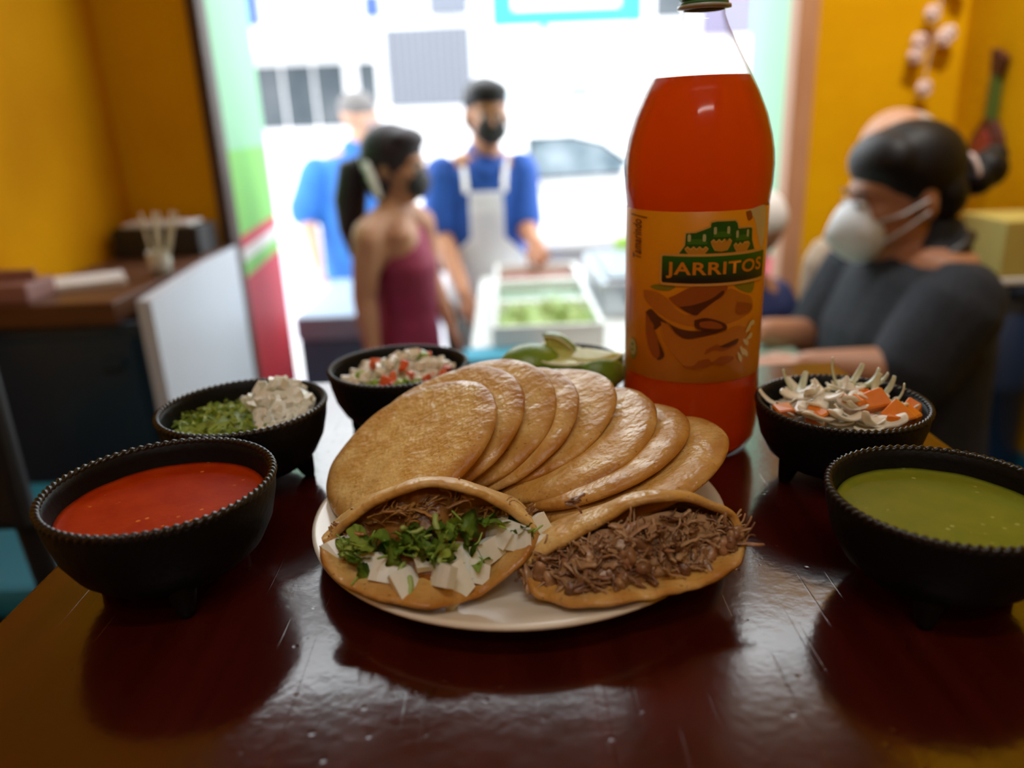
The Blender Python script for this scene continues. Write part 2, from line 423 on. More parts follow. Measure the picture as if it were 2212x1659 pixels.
# ================================================================ street beyond
M_FACADE = mat('facade_white', (0.80, 0.80, 0.79), 0.8, col2=(0.74, 0.75, 0.76), scale=0.8)
M_GLASSD = mat('shop_glass', (0.035, 0.05, 0.06), 0.6, col2=(0.11, 0.12, 0.13), scale=1.2, spec=0.1)
M_GREYM = mat('grey_shutter', (0.13, 0.145, 0.18), 0.7)
M_BLUEM = mat('blue_paint', (0.03, 0.07, 0.24), 0.6)
M_TEAL = mat('teal_sign', (0.02, 0.48, 0.56), 0.5)
M_CYAN = mat('cyan_sign', (0.02, 0.50, 0.62), 0.5)
M_PEACH = mat('peach_paint', (0.40, 0.17, 0.06), 0.7, col2=(0.36, 0.16, 0.06), scale=1)
M_LAV = mat('lavender_paint', (0.18, 0.17, 0.26), 0.7)

def far_building(name, label, x0, x1, y, h, m):
    t = thing(name, label, 'building', ((x0 + x1) / 2, y, ST))
    hw = (x1 - x0) / 2
    box('facade', (-hw, 0, 0), (hw, 3.0, h), m, t)
    box('roof_cornice', (-hw - 0.05, -0.18, h - 0.22), (hw + 0.05, 0.0, h), m, t, 0.02)
    return t
def add_window(t, x0, x1, z0, z1, m=M_GLASSD, bars=3):
    cx = t.location.x
    a = box('window', (x0 - cx, -0.06, z0 - ST), (x1 - cx, -0.002, z1 - ST), M_WHITES, t, 0.01)
    n = bars; wd = (x1 - x0 - 0.08) / n
    for k in range(n):
        box('pane', (x0 - cx + 0.04 + k * wd + 0.02, -0.075, z0 - ST + 0.05), (x0 - cx + 0.04 + (k + 1) * wd - 0.02, -0.061, z1 - ST - 0.05), m, a)
b1 = far_building('shop_building', 'white shop building with wide windows across the street', -4.6, 0.6, 12.6, 5.6, M_FACADE)
add_window(b1, -3.8, -2.3, 1.2, 2.2, bars=3)
add_window(b1, -2.2, -1.8, 1.5, 2.2, bars=1)
sh = box('shutter', (-1.7 + 2.0, -0.06, 1.5 - ST), (-0.42 + 2.0, -0.002, 2.6 - ST), M_GREYM, b1)
for k in range(12):
    box('shutter_bar', (-1.67 + 2.0 + k * 0.105, -0.09, 1.52 - ST), (-1.64 + 2.0 + k * 0.105, -0.061, 2.58 - ST), mat('pale_bar', (0.22, 0.23, 0.25), 0.6), sh)
box('awning', (-4.0 + 2.0, -0.55, 2.3 - ST), (-1.9 + 2.0, -0.002, 2.42 - ST), M_WHITES, b1, 0.02)
b2 = far_building('white_building', 'tall white building beside the shop across the street', 0.75, 3.9, 12.2, 7.0, M_FACADE)
add_window(b2, 2.2, 2.75, 2.5, 3.4, bars=1)
box('peach_panel', (2.95 - 2.325, -0.05, 2.8 - ST), (3.85 - 2.325, -0.002, 3.6 - ST), M_PEACH, b2)
box('lavender_panel', (2.95 - 2.325, -0.05, 2.3 - ST), (3.85 - 2.325, -0.002, 2.78 - ST), M_LAV, b2)
far_building('pale_house', 'pale house at the far end of the street', -10.5, -4.8, 13.4, 4.8, M_FACADE)
far_building('end_house', 'plain white house right of the tall building across the street', 4.1, 11, 13.0, 5.4, M_FACADE)
for k, (x0, x1, z0, z1, m, nm) in enumerate(((-3.85, -3.5, 2.7, 3.3, M_BLUEM, 'blue_sign'), (-1.95, -1.72, 2.75, 3.05, M_BLUEM, 'blue_sign'), (-1.0, -0.42, 2.75, 3.3, M_GREYM, 'grey_sign'))):
    o = box(nm, (x0, 12.46, z0), (x1, 12.52, z1), m, None, 0.01)
    tag(o, ['blue wall sign at the end of the shop front', 'small blue wall sign over the shop windows', 'grey-blue wall sign over the grey shutter'][k], 'sign')
t = thing('teal_sign', 'teal hanging street sign with a white centre', 'sign', (0.58, 7.0, 1.975))
box('board', (-0.63, 0, 0), (0.63, 0.05, 0.62), M_TEAL, t, 0.01)
box('centre_panel', (-0.45, -0.012, 0.12), (0.43, -0.001, 0.5), M_WHITES, t)
box('end_panel', (0.56, -0.012, 0.03), (0.62, -0.001, 0.6), M_CYAN, t)
for s in (-0.55, 0.55): sweep('post', [(s, 0.08, -2.32), (s, 0.08, 0.6)], [0.012, 0.012], M_FIX, t, 8)
M_PALEB = mat('pale_blue_print', (0.42, 0.66, 0.75), 0.6)
t = thing('white_banner', 'white banner with pale blue lines below the teal sign', 'sign', (0.50, 7.4, 1.33))
for s in (-0.53, 0.73): sweep('pole', [(s, 0.062, -1.65), (s, 0.062, 0.62)], [0.010, 0.010], M_FIX, t, 8)
box('cloth', (-0.55, 0.04, 0), (0.75, 0.05, 0.62), M_WHITES, t)
for z, x1, m in ((0.40, 0.35, M_PALEB), (0.56, 0.35, M_PALEB), (0.10, 0.32, M_PALEB)): box('print_line', (-0.42, 0.030, z), (x1, 0.039, z + 0.035), m, t)
box('print_patch', (0.12, 0.022, 0.10), (0.32, 0.0295, 0.16), M_CYAN, t)

# parked white car
def car():
    t = thing('parked_car', 'white car parked on the street behind the apron man', 'car', (0.55, 8.3, ST))
    M_CAR = mat('car_white', (0.80, 0.80, 0.80), 0.25, spec=0.6); M_TYRE = mat('tyre_black', (0.02, 0.02, 0.02), 0.8)
    M_CG = mat('car_glass', (0.05, 0.08, 0.10), 0.5, col2=(0.25, 0.3, 0.33), scale=3, spec=0.1); M_HUB = mat('hub_grey', (0.45, 0.45, 0.56), 0.3, metal=0.6)
    prof = [(-1.9, 0.28), (-1.95, 0.6), (-1.85, 0.86), (-1.45, 0.93), (-1.05, 1.33), (-0.7, 1.42), (0.15, 1.43), (0.55, 1.36), (1.12, 0.97), (1.75, 0.84), (1.98, 0.66), (1.98, 0.28)]
    bm = bmesh.new(); P = [(x, z) for x, z in prof]
    for y0, y1 in ((0.0, 1.62),):
        def yy(z, s): return (0.12 * max(0, (z - 0.9) / 0.53)) * s
        A = [bm.verts.new((x, y0 + yy(z, 1), z)) for x, z in P]; B = [bm.verts.new((x, y1 - yy(z, 1), z)) for x, z in P]
        bm.faces.new(A); bm.faces.new(B[::-1])
        for k in range(len(P)): bm.faces.new((A[k], A[(k + 1) % len(P)], B[(k + 1) % len(P)], B[k]))
    bmesh.ops.bevel(bm, geom=bm.edges[:], offset=0.035, segments=2, affect='EDGES')
    body = from_bm('body', bm, M_CAR, t)
    for pts, nm in (([(-0.28, 0.95), (-0.28, 1.36), (0.18, 1.36), (0.5, 1.28), (0.92, 0.97)], 'side_window'),):
        for y, s in ((-0.012, 1), (1.632, -1)):
            bm = bmesh.new()
            vs = [bm.verts.new((x, y + s * 0.12 * max(0, (z - 0.9) / 0.53), z)) for x, z in pts]
            f = bm.faces.new(vs); r = bmesh.ops.extrude_face_region(bm, geom=[f]); 
            bmesh.ops.translate(bm, verts=[g for g in r['geom'] if isinstance(g, bmesh.types.BMVert)], vec=(0, s * 0.02, 0))
            wnd = from_bm(nm, bm, M_CG, t, False)
            bm = bmesh.new(); c = [(x, y - s * 0.004 + s * 0.12 * max(0, (z - 0.9) / 0.53), z) for x, z in pts]
            bm_sweep(bm, c + [c[0]], [0.014] * (len(c) + 1), 6); from_bm('window_seal', bm, M_TYRE, wnd)
    for x in (-1.25, 1.3):
        for y in (0.02, 1.42):
            o = lathe('wheel', [(0, 0), (0.2, 0), (0.31, 0.02), (0.31, 0.17), (0.2, 0.19), (0, 0.19)], M_TYRE, t, 28); o.rotation_euler = (-pi / 2, 0, 0); o.location = (x, y, 0.31)
            h = lathe('hubcap', [(0, -0.012), (0.16, -0.004), (0.18, 0.006)], M_HUB, o, 20)
    box('head_light', (1.86, 0.08, 0.62), (2.0, 0.4, 0.76), M_CG, t, 0.02); box('tail_light', (-1.97, 0.05, 0.66), (-1.88, 0.3, 0.84), M_REDW, t, 0.02)
    box('door_handle', (-0.2, -0.03, 0.84), (-0.04, 0.0, 0.87), M_HUB, t, 0.005)
    sweep('mirror', [(0.72, 0.0, 0.98), (0.74, -0.12, 1.0)], [0.03, 0.06], M_CAR, t)
car()

# ================================================================ the dark red table
t = thing('dining_table', 'dark red lacquered wooden table under the plate and bowls', 'table', (0.0225, 0.22, 0))
bm = bmesh.new(); bm_box(bm, (-0.2925, -0.62, TZ - 0.035), (0.2925, 0.495, TZ), 0.0025)
from_bm('table_top', bm, M_TABLE, t, False)
box('apron_board', (-0.26, -0.57, TZ - 0.11), (0.26, -0.55, TZ - 0.036), M_TABLE, t, 0.002); box('apron_board', (-0.26, 0.43, TZ - 0.11), (0.26, 0.45, TZ - 0.036), M_TABLE, t, 0.002)
for x in (-0.255, 0.255):
    box('apron_board', (x - 0.01, -0.545, TZ - 0.11), (x + 0.01, 0.425, TZ - 0.036), M_TABLE, t, 0.002)
    for y in (-0.54, 0.42): box('leg', (x - 0.025, y - 0.025, 0), (x + 0.025, y + 0.025, TZ - 0.111), M_TABLE, t, 0.004)

# ================================================================ plate
PC = Vector((0.001, 0.413, TZ))
o = lathe('plate', [(0, 0.0035), (0.055, 0.0035), (0.056, 0.0), (0.066, 0.0), (0.067, 0.0035), (0.085, 0.0050), (0.105, 0.0095), (0.1185, 0.0150), (0.1205, 0.0165), (0.1208, 0.0180),
                    (0.1192, 0.0188), (0.1165, 0.0180), (0.103, 0.0125), (0.088, 0.0082), (0.080, 0.0070), (0, 0.0068)], M_PLATE, None, 96)
o.location = PC; tag(o, 'round cream plate holding the gorditas', 'plate')

# ================================================================ gorditas
def gordita_disc(seed, R=0.0605, th=0.0082):
    rng = random.Random(seed); bm = bmesh.new(); n = 96
    prof = []                                   # (radial fraction, half thickness fraction)
    fr = [0.0, 0.1, 0.2, 0.3, 0.4, 0.5, 0.6, 0.69, 0.77, 0.84, 0.89, 0.93, 0.96, 0.985, 1.0]
    def half(f):
        return sqrt(max(0, 1 - max(0, (f - 0.80) / 0.20) ** 2.2)) * (0.92 + 0.12 * cos(f * 5 + seed))
    top = []; bot = []; toast = {}
    def pt(f, k, s):
        a = 2 * pi * k / n
        rr = R * f * (1 + 0.018 * nz((cos(a), sin(a), 0), 1.3, seed) + 0.006 * nz((cos(a), sin(a), 0), 6, seed))
        x, y = rr * cos(a), rr * sin(a)
        z = s * th / 2 * half(f) + 0.0016 * nz((x, y, 0), 28, seed) + s * 0.00035 * nz((x, y, s), 70, seed + 3)
        return (x, y, z)
    layer = bm.verts.layers.float.new('toast')
    def mk(p, f):
        v = bm.verts.new(p)
        e = max(0, (f - 0.80) / 0.20)
        v[layer] = min(1, max(0, 0.72 * e * (0.55 + 0.9 * (0.5 + nz(p, 60, seed))) + 0.28 * max(0, nz(p, 35, seed + 7))))
        return v
    rings = [[mk(pt(0, 0, 1), 0)]]
    for f in fr[1:]: rings.append([mk(pt(f, k, 1), f) for k in range(n)])
    for f in fr[-2:0:-1]: rings.append([mk(pt(f, k, -1), f) for k in range(n)])
    rings.append([mk(pt(0, 0, -1), 0)])
    for a, b in zip(rings, rings[1:]):
        for k in range(n):
            k2 = (k + 1) % n
            if len(a) == 1: bm.faces.new((a[0], b[k], b[k2]))
            elif len(b) == 1: bm.faces.new((a[k], a[k2], b[0]))
            else: bm.faces.new((a[k], a[k2], b[k2], b[k]))
    return bm

DISCS = [((-0.0647, 0.4377, 1.0473), (-0.411, -0.24, 0.879)), ((-0.0487, 0.4545, 1.0499), (-0.379, -0.293, 0.878)), ((-0.0292, 0.4622, 1.0507), (-0.336, -0.328, 0.883)),
         ((-0.0139, 0.4624, 1.0472), (-0.378, -0.253, 0.891)), ((0.0093, 0.4668, 1.048), (-0.339, -0.185, 0.922)), ((0.0311, 0.4449, 1.0435), (-0.346, -0.089, 0.934)),
         ((0.0485, 0.431, 1.0403), (-0.35, 0.039, 0.936)), ((0.0657, 0.4107, 1.0384), (-0.352, 0.041, 0.935))]
ORD = ['topmost, its whole face bare', 'second from the top', 'third from the top', 'fourth from the top', 'fifth from the top', 'third from the bottom', 'second from the bottom', 'lowest, sliding toward the bottle']
for k, (c, n) in enumerate(DISCS):
    o = from_bm('gordita', gordita_disc(k + 1), M_GORD)
    q = Vector((0, 0, 1)).rotation_difference(Vector(n).normalized())
    o.rotation_mode = 'QUATERNION'; o.rotation_quaternion = q @ Euler((0, 0, k * 1.7)).to_quaternion(); o.location = c
    tag(o, 'golden fried gordita in the fanned stack, ' + ORD[k], 'gordita', 'fanned stack of gorditas')

LOW_A = [(-0.1019, 0.346, 1.031), (-0.096, 0.3309, 1.0275), (-0.0797, 0.3194, 1.0212), (-0.0598, 0.308, 1.0212), (-0.0401, 0.3051, 1.0198), (-0.0216, 0.3237, 1.0116), (-0.0029, 0.3315, 1.0215), (0.0068, 0.3398, 1.0265), (0.0111, 0.3484, 1.032)]
UP_A = [(-0.1019, 0.346, 1.031), (-0.0945, 0.349, 1.0391), (-0.0763, 0.348, 1.0534), (-0.0567, 0.347, 1.0629), (-0.0414, 0.347, 1.0653), (-0.0244, 0.348, 1.061), (-0.0085, 0.349, 1.052), (0.0052, 0.35, 1.0402), (0.0111, 0.3484, 1.032)]
LOW_B = [(0.0021, 0.3347, 1.0165), (0.0058, 0.3234, 1.0145), (0.0145, 0.3169, 1.013), (0.0289, 0.3032, 1.0189), (0.0478, 0.3008, 1.0212), (0.0682, 0.3064, 1.0208), (0.0903, 0.3163, 1.0198), (0.1071, 0.3253, 1.0235), (0.1156, 0.3396, 1.027)]
UP_B = [(0.0021, 0.3347, 1.0165), (0.0067, 0.338, 1.0244), (0.0196, 0.337, 1.033), (0.0329, 0.337, 1.0402), (0.0469, 0.337, 1.0486), (0.0577, 0.338, 1.054), (0.0718, 0.34, 1.0562), (0.0837, 0.342, 1.0546), (0.0984, 0.344, 1.0485), (0.111, 0.346, 1.0408), (0.1156, 0.3396, 1.027)]

class Pocket:
    def __init__(s, low, up, depth, seed, rise):
        s.rise = rise; s.NT = 49; s.NV = 9; s.seed = seed
        s.low = catmull(low, s.NT); s.up = catmull(up, s.NT)
        a, b = Vector(low[0]), Vector(low[-1]); d = b - a
        s.back = Vector((-d.y, d.x, 0)).normalized()
        s.a, s.b, s.depth = a, b, depth
        s.zb = (a.z + b.z) / 2 + 0.002
    def floor(s, p):
        r = (Vector((p.x, p.y, 0)) - Vector((PC.x, PC.y, 0))).length
        return TZ + (0.0095 if r < 0.085 else 0.0095 + (r - 0.085) * 0.34)
    def lip(s, t, h):
        i = t * (s.NT - 1); k = min(int(i), s.NT - 2); f = i - k
        l = s.low[k].lerp(s.low[k + 1], f); u = s.up[k].lerp(s.up[k + 1], f)
        return l.lerp(u, h)
    def back_pt(s, t):
        e = 0.5 - 0.5 * cos(pi * t)
        p = s.a.lerp(s.b, 0.03 + 0.94 * e) + s.back * (0.006 + s.depth * sin(pi * t) ** 0.8)
        p.z = s.zb + 0.002; return p
    def surf(s, k, v, top):
        t = k / (s.NT - 1); L = (s.up if top else s.low)[k]; B = s.back_pt(t); m = sin(pi * t) ** 0.7
        if top:
            c1 = L + s.back * (0.22 * s.depth * m) + Vector((0, 0, s.rise * m)); c2 = B.lerp(L, 0.25) + Vector((0, 0, 0.004 * m))
        else:
            c1 = L.lerp(B, 0.35); c2 = L.lerp(B, 0.7)
            c1.z = max(s.floor(c1), c1.z - 0.004 * m); c2.z = max(s.floor(c2), c2.z - 0.007 * m)
        w = 1 - v
        p = L * w ** 3 + c1 * (3 * w * w * v) + c2 * (3 * w * v * v) + B * v ** 3
        p += Vector((0.0007 * nz(p, 120, s.seed + 4), (0.0018 if v < 0.2 else 0.0006) * nz(p, 130, s.seed + 2), 0.0012 * nz(p, 60, s.seed) + 0.0005 * nz(p, 190, s.seed)))
        return p
    def build(s, parent):
        bm = bmesh.new(); layer = bm.verts.layers.float.new('toast')
        for top in (0, 1):
            rows = [[s.surf(k, v / (s.NV - 1), top) for k in range(s.NT)] for v in range(s.NV)]
            V = ngrid(bm, rows if top else [r[::-1] for r in rows])
            for v, r in enumerate(V):
                for q in r: q[layer] = min(1, max(0, (0.75 if v == 0 else 0.5 if v == 1 else 0.25) * (0.45 + 0.9 * (0.5 + nz(q.co, 70, s.seed))) * (0.55 if top else 1.0)))
        bmesh.ops.remove_doubles(bm, verts=bm.verts[:], dist=0.0004)
        bmesh.ops.recalc_face_normals(bm, faces=bm.faces[:])
        # normals must point outward (up on the top shell)
        if sum(f.normal.z * (1 if f.calc_center_median().z > s.zb + 0.01 else -1) for f in bm.faces) < 0: bmesh.ops.reverse_faces(bm, faces=bm.faces[:])
        me = bpy.data.meshes.new('shell'); bm.to_mesh(me); bm.free()
        o = link('shell', me, parent, M_GORD)
        sd = o.modifiers.new('s', 'SOLIDIFY'); sd.thickness = 0.0042; sd.offset = -0.7; sd.use_even_offset = False
        sb = o.modifiers.new('b', 'SUBSURF'); sb.levels = 1; sb.render_levels = 1
        return o

PA = Pocket(LOW_A, UP_A, 0.050, 1, 0.001); PB = Pocket(LOW_B, UP_B, 0.044, 2, 0.006)
ga = thing('stuffed_gordita', 'open gordita stuffed with diced onion and cilantro', 'gordita'); PA.build(ga)
gb = thing('stuffed_gordita', 'open gordita stuffed with shredded meat only', 'gordita'); PB.build(gb)

# ---- filling pieces
def shred_mesh(seed, ln, wd):
    """a torn strip: a flattened core with loose fibres along it"""
    rng = random.Random(seed); bm = bmesh.new(); n = 8
    def path(l, amp):
        p = Vector((-l / 2, 0, 0)); d = Vector((1, 0, 0)); out = []
        for k in range(n):
            out.append(p.copy()); d = (d + Vector((0, rng.uniform(-amp, amp), rng.uniform(-amp, amp)))).normalized(); p += d * l / n
        return out
    pts = path(ln, .35)
    bm_sweep(bm, pts, [(wd * (0.30 + 0.7 * sin(pi * (k + 0.6) / n)) * rng.uniform(0.5, 1.3), wd * 0.32 * rng.uniform(0.5, 1.3)) for k in range(n)], 6)
    for f in range(4):
        o = Vector((rng.uniform(-.2, .2) * ln, rng.uniform(-1, 1) * wd, rng.uniform(-.5, .5) * wd)); q = [o + p for p in path(ln * rng.uniform(.5, .95), .55)]
        bm_sweep(bm, q, [0.00042 * rng.uniform(.6, 1.4)] * n, 5)
    return mesh_of(from_bm('shred', bm, None))
def chunk_mesh(seed, r):
    bm = bmesh.new(); bm_ball(bm, (0, 0, 0), (r, r * 0.75, r * 0.6), 3)
    for v in bm.verts: v.co *= 1 + 0.6 * nz(v.co, 0.9 / r, seed) + 0.35 * nz(v.co, 2.6 / r, seed)
    return mesh_of(from_bm('chunk', bm, None))
SHREDS = [shred_mesh(k, 0.009 + 0.0025 * (k % 4), 0.0014 + 0.0006 * (k % 3)) for k in range(9)]
CHUNKS = [chunk_mesh(k, 0.0042 + 0.0008 * (k % 3)) for k in range(5)]
SHREDS2 = [m_.copy() for m_ in SHREDS]; CHUNKS2 = [m_.copy() for m_ in CHUNKS]
for m_ in SHREDS + CHUNKS: m_.materials.append(M_MEAT)
for m_ in SHREDS2 + CHUNKS2: m_.materials.append(M_MEAT2)

def filler(P, name, m, label, hmax, recess, seed):
    """bulk of the filling inside a pocket: a lumpy closed mass"""
    bm = bmesh.new(); nt_, nv = 40, 9; F = []; 
    for j in range(nv):
        h = 0.06 + (hmax - 0.06) * j / (nv - 1)
        row = []
        for i in range(nt_):
            t = 0.06 + 0.88 * i / (nt_ - 1)
            p = P.lip(t, h) + P.back * (recess + 0.012 * (h ** 2) * 0 + 0.004 * nz((t * 9, h * 6, seed), 1.0) + 0.0045 * nz((t * 25, h * 14, seed), 1.0))
            p.z = max(p.z, TZ + 0.016); row.append(p)
        F.append(row)
    ngrid(bm, F)
    r = bmesh.ops.extrude_face_region(bm, geom=bm.faces[:])
    ctr = (P.a + P.b) / 2 + P.back * P.depth * 0.55; ctr.z = P.zb + 0.004
    for g in r['geom']:
        if isinstance(g, bmesh.types.BMVert): g.co = g.co.lerp(ctr, 0.55)
    o = from_bm(name, bm, m, None); return tag(o, label, 'meat', None, 'stuff')

filler(PB, 'shredded_meat', M_MEAT, 'mass of shredded brown meat filling the gordita without onion', 0.74, 0.010, 3.0)
filler(PA, 'chili_meat', M_MEAT2, 'orange-brown meat deep inside the gordita with onion and cilantro', 0.90, 0.016, 5.0)

rng = random.Random(11)
def rnd_rot(): return (rng.uniform(0, 6.28), rng.uniform(0, 6.28), rng.uniform(0, 6.28))
for k in range(150):
    t = rng.uniform(0.05, 0.93); h = rng.uniform(0.10, 0.70)
    p = PB.lip(t, h) + PB.back * rng.uniform(0.005, 0.012); p.z = max(p.z, TZ + 0.0185)
    place('meat_shred', rng.choice(SHREDS), p, (rng.uniform(-.6, .6), rng.uniform(-.7, .7), rng.uniform(-.6, .6) + (0 if rng.random() < .6 else 1.3)), rng.uniform(0.8, 1.25), 'shred of brown meat in the gordita without onion', 'meat', 'meat shreds in the plain gordita')
for k in range(34):
    t = rng.uniform(0.05, 0.95); h = rng.uniform(0.10, 0.45)
    p = PB.lip(t, h) + PB.back * rng.uniform(0.006, 0.011); p.z = max(p.z, TZ + 0.019)
    place('meat_chunk', rng.choice(CHUNKS), p, rnd_rot(), rng.uniform(0.75, 1.2), 'lump of brown meat in the gordita without onion', 'meat', 'meat lumps in the plain gordita')
place('meat_shred', SHREDS[3], PB.lip(0.97, 0.6) + Vector((0.0, 0.0, 0.002)), (0, -0.1, 0.2), 1.3, 'loose shred of meat poking out at the end of the meat gordita', 'meat')
place('meat_shred', SHREDS[5], PB.lip(0.33, 1.0) + Vector((-0.006, 0.012, 0.006)), (0, 0.2, 0.1), 1.1, 'shred of meat lying on top of the meat gordita', 'meat')
for k in range(46):
    t = rng.uniform(0.10, 0.90); h = rng.uniform(0.55, 0.86)
    p = PA.lip(t, h) + PA.back * rng.uniform(0.009, 0.016)
    place('meat_shred', rng.choice(SHREDS2), p, (rng.uniform(-.6, .6), rng.uniform(-.8, .8), rng.uniform(-.8, .8)), rng.uniform(0.7, 1.1), 'orange-brown meat shred behind the onion and cilantro', 'meat', 'meat shreds in the onion gordita')

def onion_mesh(seed):
    rng_ = random.Random(seed + 50); bm = bmesh.new(); n = 6
    L, W, T = rng_.uniform(.012, .016), rng_.uniform(.009, .013), .0042; R = rng_.uniform(.012, .022)
    sk = rng_.uniform(-.35, .35)
    for zo in (0, 1):
        for i in range(n):
            a = (i / (n - 1) - 0.5) * L / R; rr = R - T * zo
            for j in range(3):
                y = (j / 2 - 0.5) * W * (1 - 0.25 * i / n)
                bm.verts.new((rr * sin(a) + sk * y, y, rr * cos(a) - R))
    bm.verts.ensure_lookup_table(); V = lambda z, i, j: bm.verts[z * n * 3 + i * 3 + j]
    for i in range(n - 1):
        for j in range(2):
            bm.faces.new((V(0, i, j), V(0, i + 1, j), V(0, i + 1, j + 1), V(0, i, j + 1))); bm.faces.new((V(1, i, j), V(1, i, j + 1), V(1, i + 1, j + 1), V(1, i + 1, j)))
        bm.faces.new((V(0, i, 0), V(1, i, 0), V(1, i + 1, 0), V(0, i + 1, 0))); bm.faces.new((V(0, i, 2), V(0, i + 1, 2), V(1, i + 1, 2), V(1, i, 2)))
    for j in range(2):
        bm.faces.new((V(0, 0, j), V(0, 0, j + 1), V(1, 0, j + 1), V(1, 0, j))); bm.faces.new((V(0, n - 1, j), V(1, n - 1, j), V(1, n - 1, j + 1), V(0, n - 1, j + 1)))
    return mesh_of(from_bm('onion_piece', bm, M_ONION, None, False))
ONIONS = [onion_mesh(k) for k in range(6)]
def leaf_mesh(seed):
    rng_ = random.Random(seed); bm = bmesh.new(); R = 0.0062; n = 42
    c = bm.verts.new((0, 0, 0.0008)); ring = []; mid = []
    for k in range(n):
        a = 2 * pi * k / n; lob = 0.62 + 0.30 * abs(sin(1.5 * a + seed)) + 0.10 * sin(7 * a + seed)
        for lst, f in ((mid, 0.55), (ring, 1.0)):
            x, y = R * lob * f * cos(a), R * lob * f * sin(a)
            lst.append(bm.verts.new((x, y, 0.0022 * sin(x * 420 + seed) * f + 0.0018 * cos(y * 380 + 2 * seed) * f)))
    for k in range(n):
        k2 = (k + 1) % n
        bm.faces.new((c, mid[k], mid[k2])); bm.faces.new((mid[k], ring[k], ring[k2], mid[k2]))
    r = bmesh.ops.solidify(bm, geom=bm.faces[:], thickness=0.0003)
    bm_sweep(bm, [(0, 0, 0), (-0.004, 0.001, -0.001), (-0.009, 0.002, 0.0005)], [0.0006, 0.0006, 0.0005], 6)
    return mesh_of(from_bm('cilantro_leaf', bm, M_CIL))
LEAVES = [leaf_mesh(k) for k in range(5)]
def stem_mesh(seed):
    bm = bmesh.new(); bm_sweep(bm, [(-0.003, 0, 0), (0, 0.0006, 0.0003), (0.003, 0, 0)], [0.0011, 0.0012, 0.0011], 8)
    return mesh_of(from_bm('cilantro_stem', bm, M_CIL2))
STEM = stem_mesh(0)

for k, (t, h, d, s) in enumerate([(0.18, 0.40, .004, 1.15), (0.22, 0.30, .006, .9), (0.36, 0.12, .004, 1.25), (0.42, 0.07, .003, 1.1), (0.50, 0.15, .002, 1.2), (0.56, 0.05, .000, 1.35), (0.62, 0.10, .001, 1.1), (0.66, 0.20, .003, 1.25), (0.71, 0.27, .004, 1.2),
        (0.75, 0.38, .004, 1.2), (0.70, 0.44, .006, 1.1), (0.79, 0.24, .002, 1.1), (0.84, 0.34, .003, 1.3), (0.89, 0.45, .003, 1.25), (0.93, 0.55, .004, 1.1), (0.82, 0.48, .006, 1.0), (0.30, 0.20, .006, .9), (0.76, 0.52, .007, 1.0), (0.48, 0.26, .006, 1.0), (0.58, 0.30, .006, 1.0), (0.87, 0.26, .0, 1.0), (0.95, 0.40, .004, .9)]):
    p = PA.lip(t, 0.10 + 0.85 * h) + PA.back * (d + 0.0045); p.z = max(p.z, TZ + 0.023)
    place('onion_piece', ONIONS[k % 6], p, (rng.uniform(0.5, 1.2), rng.uniform(-.5, .5), rng.uniform(-1.2, 1.2)), s * 1.12, 'white diced onion piece in the open gordita', 'onion', 'onion dice in the open gordita')
for k in range(62):
    u_ = rng.random()
    if u_ < 0.78: t = min(0.72, max(0.2, rng.gauss(0.42, 0.15))); h = min(0.66, max(0.26, 0.30 + 0.75 * abs(t - 0.30) * 0.4 + rng.uniform(0, 0.26)))
    elif u_ < 0.92: t = rng.uniform(0.68, 0.86); h = rng.uniform(0.52, 0.66)
    else: t = rng.choice((0.40, 0.63, 0.36, 0.25)) + rng.uniform(-.02, .02); h = rng.uniform(0.10, 0.3)
    p = PA.lip(t, h) + PA.back * rng.uniform(0.004, 0.011); p.z = max(p.z, TZ + 0.021)
    if k % 6 == 5: place('cilantro_sprig', STEM, p, rnd_rot(), rng.uniform(0.9, 1.5), 'pale green cilantro stem bit in the open gordita', 'herb', 'cilantro stems in the open gordita')
    else: place('cilantro_leaf', LEAVES[k % 5], p, (rng.uniform(0.3, 1.2), rng.uniform(-.6, .6), rng.uniform(0, 6.28)), rng.uniform(0.75, 1.2), 'chopped green cilantro leaf in the open gordita', 'herb', 'cilantro in the open gordita')

# ================================================================ molcajete bowls
BR, BH = 0.057, 0.055
def bowl_meshes():
    prof = [(0, 0.0095), (0.028, 0.0100), (0.038, 0.0125), (0.0462, 0.0200), (0.0520, 0.031), (0.0552, 0.044), (0.0562, 0.0515), (0.0562, 0.0540), (0.0545, 0.0548),
            (0.0528, 0.0540), (0.0522, 0.0500), (0.0500, 0.0400), (0.0455, 0.0300), (0.0370, 0.0215), (0.0240, 0.0175), (0, 0.0165)]
    body = mesh_of(lathe('bowl_body', prof, M_BOWL, None, 72))
    bm = bmesh.new(); N, K = 600, 10; tw = 40; rings = []
    for i in range(N):
        a = 2 * pi * i / N; ring = []
        for j in range(K):
            ph = 2 * pi * j / K
            r = 0.00185 * (1 + 0.26 * cos(2 * ph - 2 * tw * a))
            rr = 0.0550 + r * cos(ph); ring.append(bm.verts.new((rr * cos(a), rr * sin(a), 0.0545 + r * 1.05 * sin(ph))))
        rings.append(ring)
    for i in range(N):
        A, B = rings[i], rings[(i + 1) % N]
        for j in range(K): bm.faces.new((A[j], B[j], B[(j + 1) % K], A[(j + 1) % K]))
    rim = mesh_of(from_bm('rope_rim', bm, M_RIM))
    bm = bmesh.new(); bm_sweep(bm, [(0.033, 0, 0.021), (0.036, 0, 0.012), (0.0385, 0, 0.0028)], [(0.0105, 0.0095), (0.0075, 0.007), (0.0048, 0.0045)], 14)
    for v in bm.verts: v.co.z = max(v.co.z, 0.0)
    leg = mesh_of(from_bm('leg', bm, M_BOWL))
    return body, rim, leg
BODY, RIM, LEG = bowl_meshes()
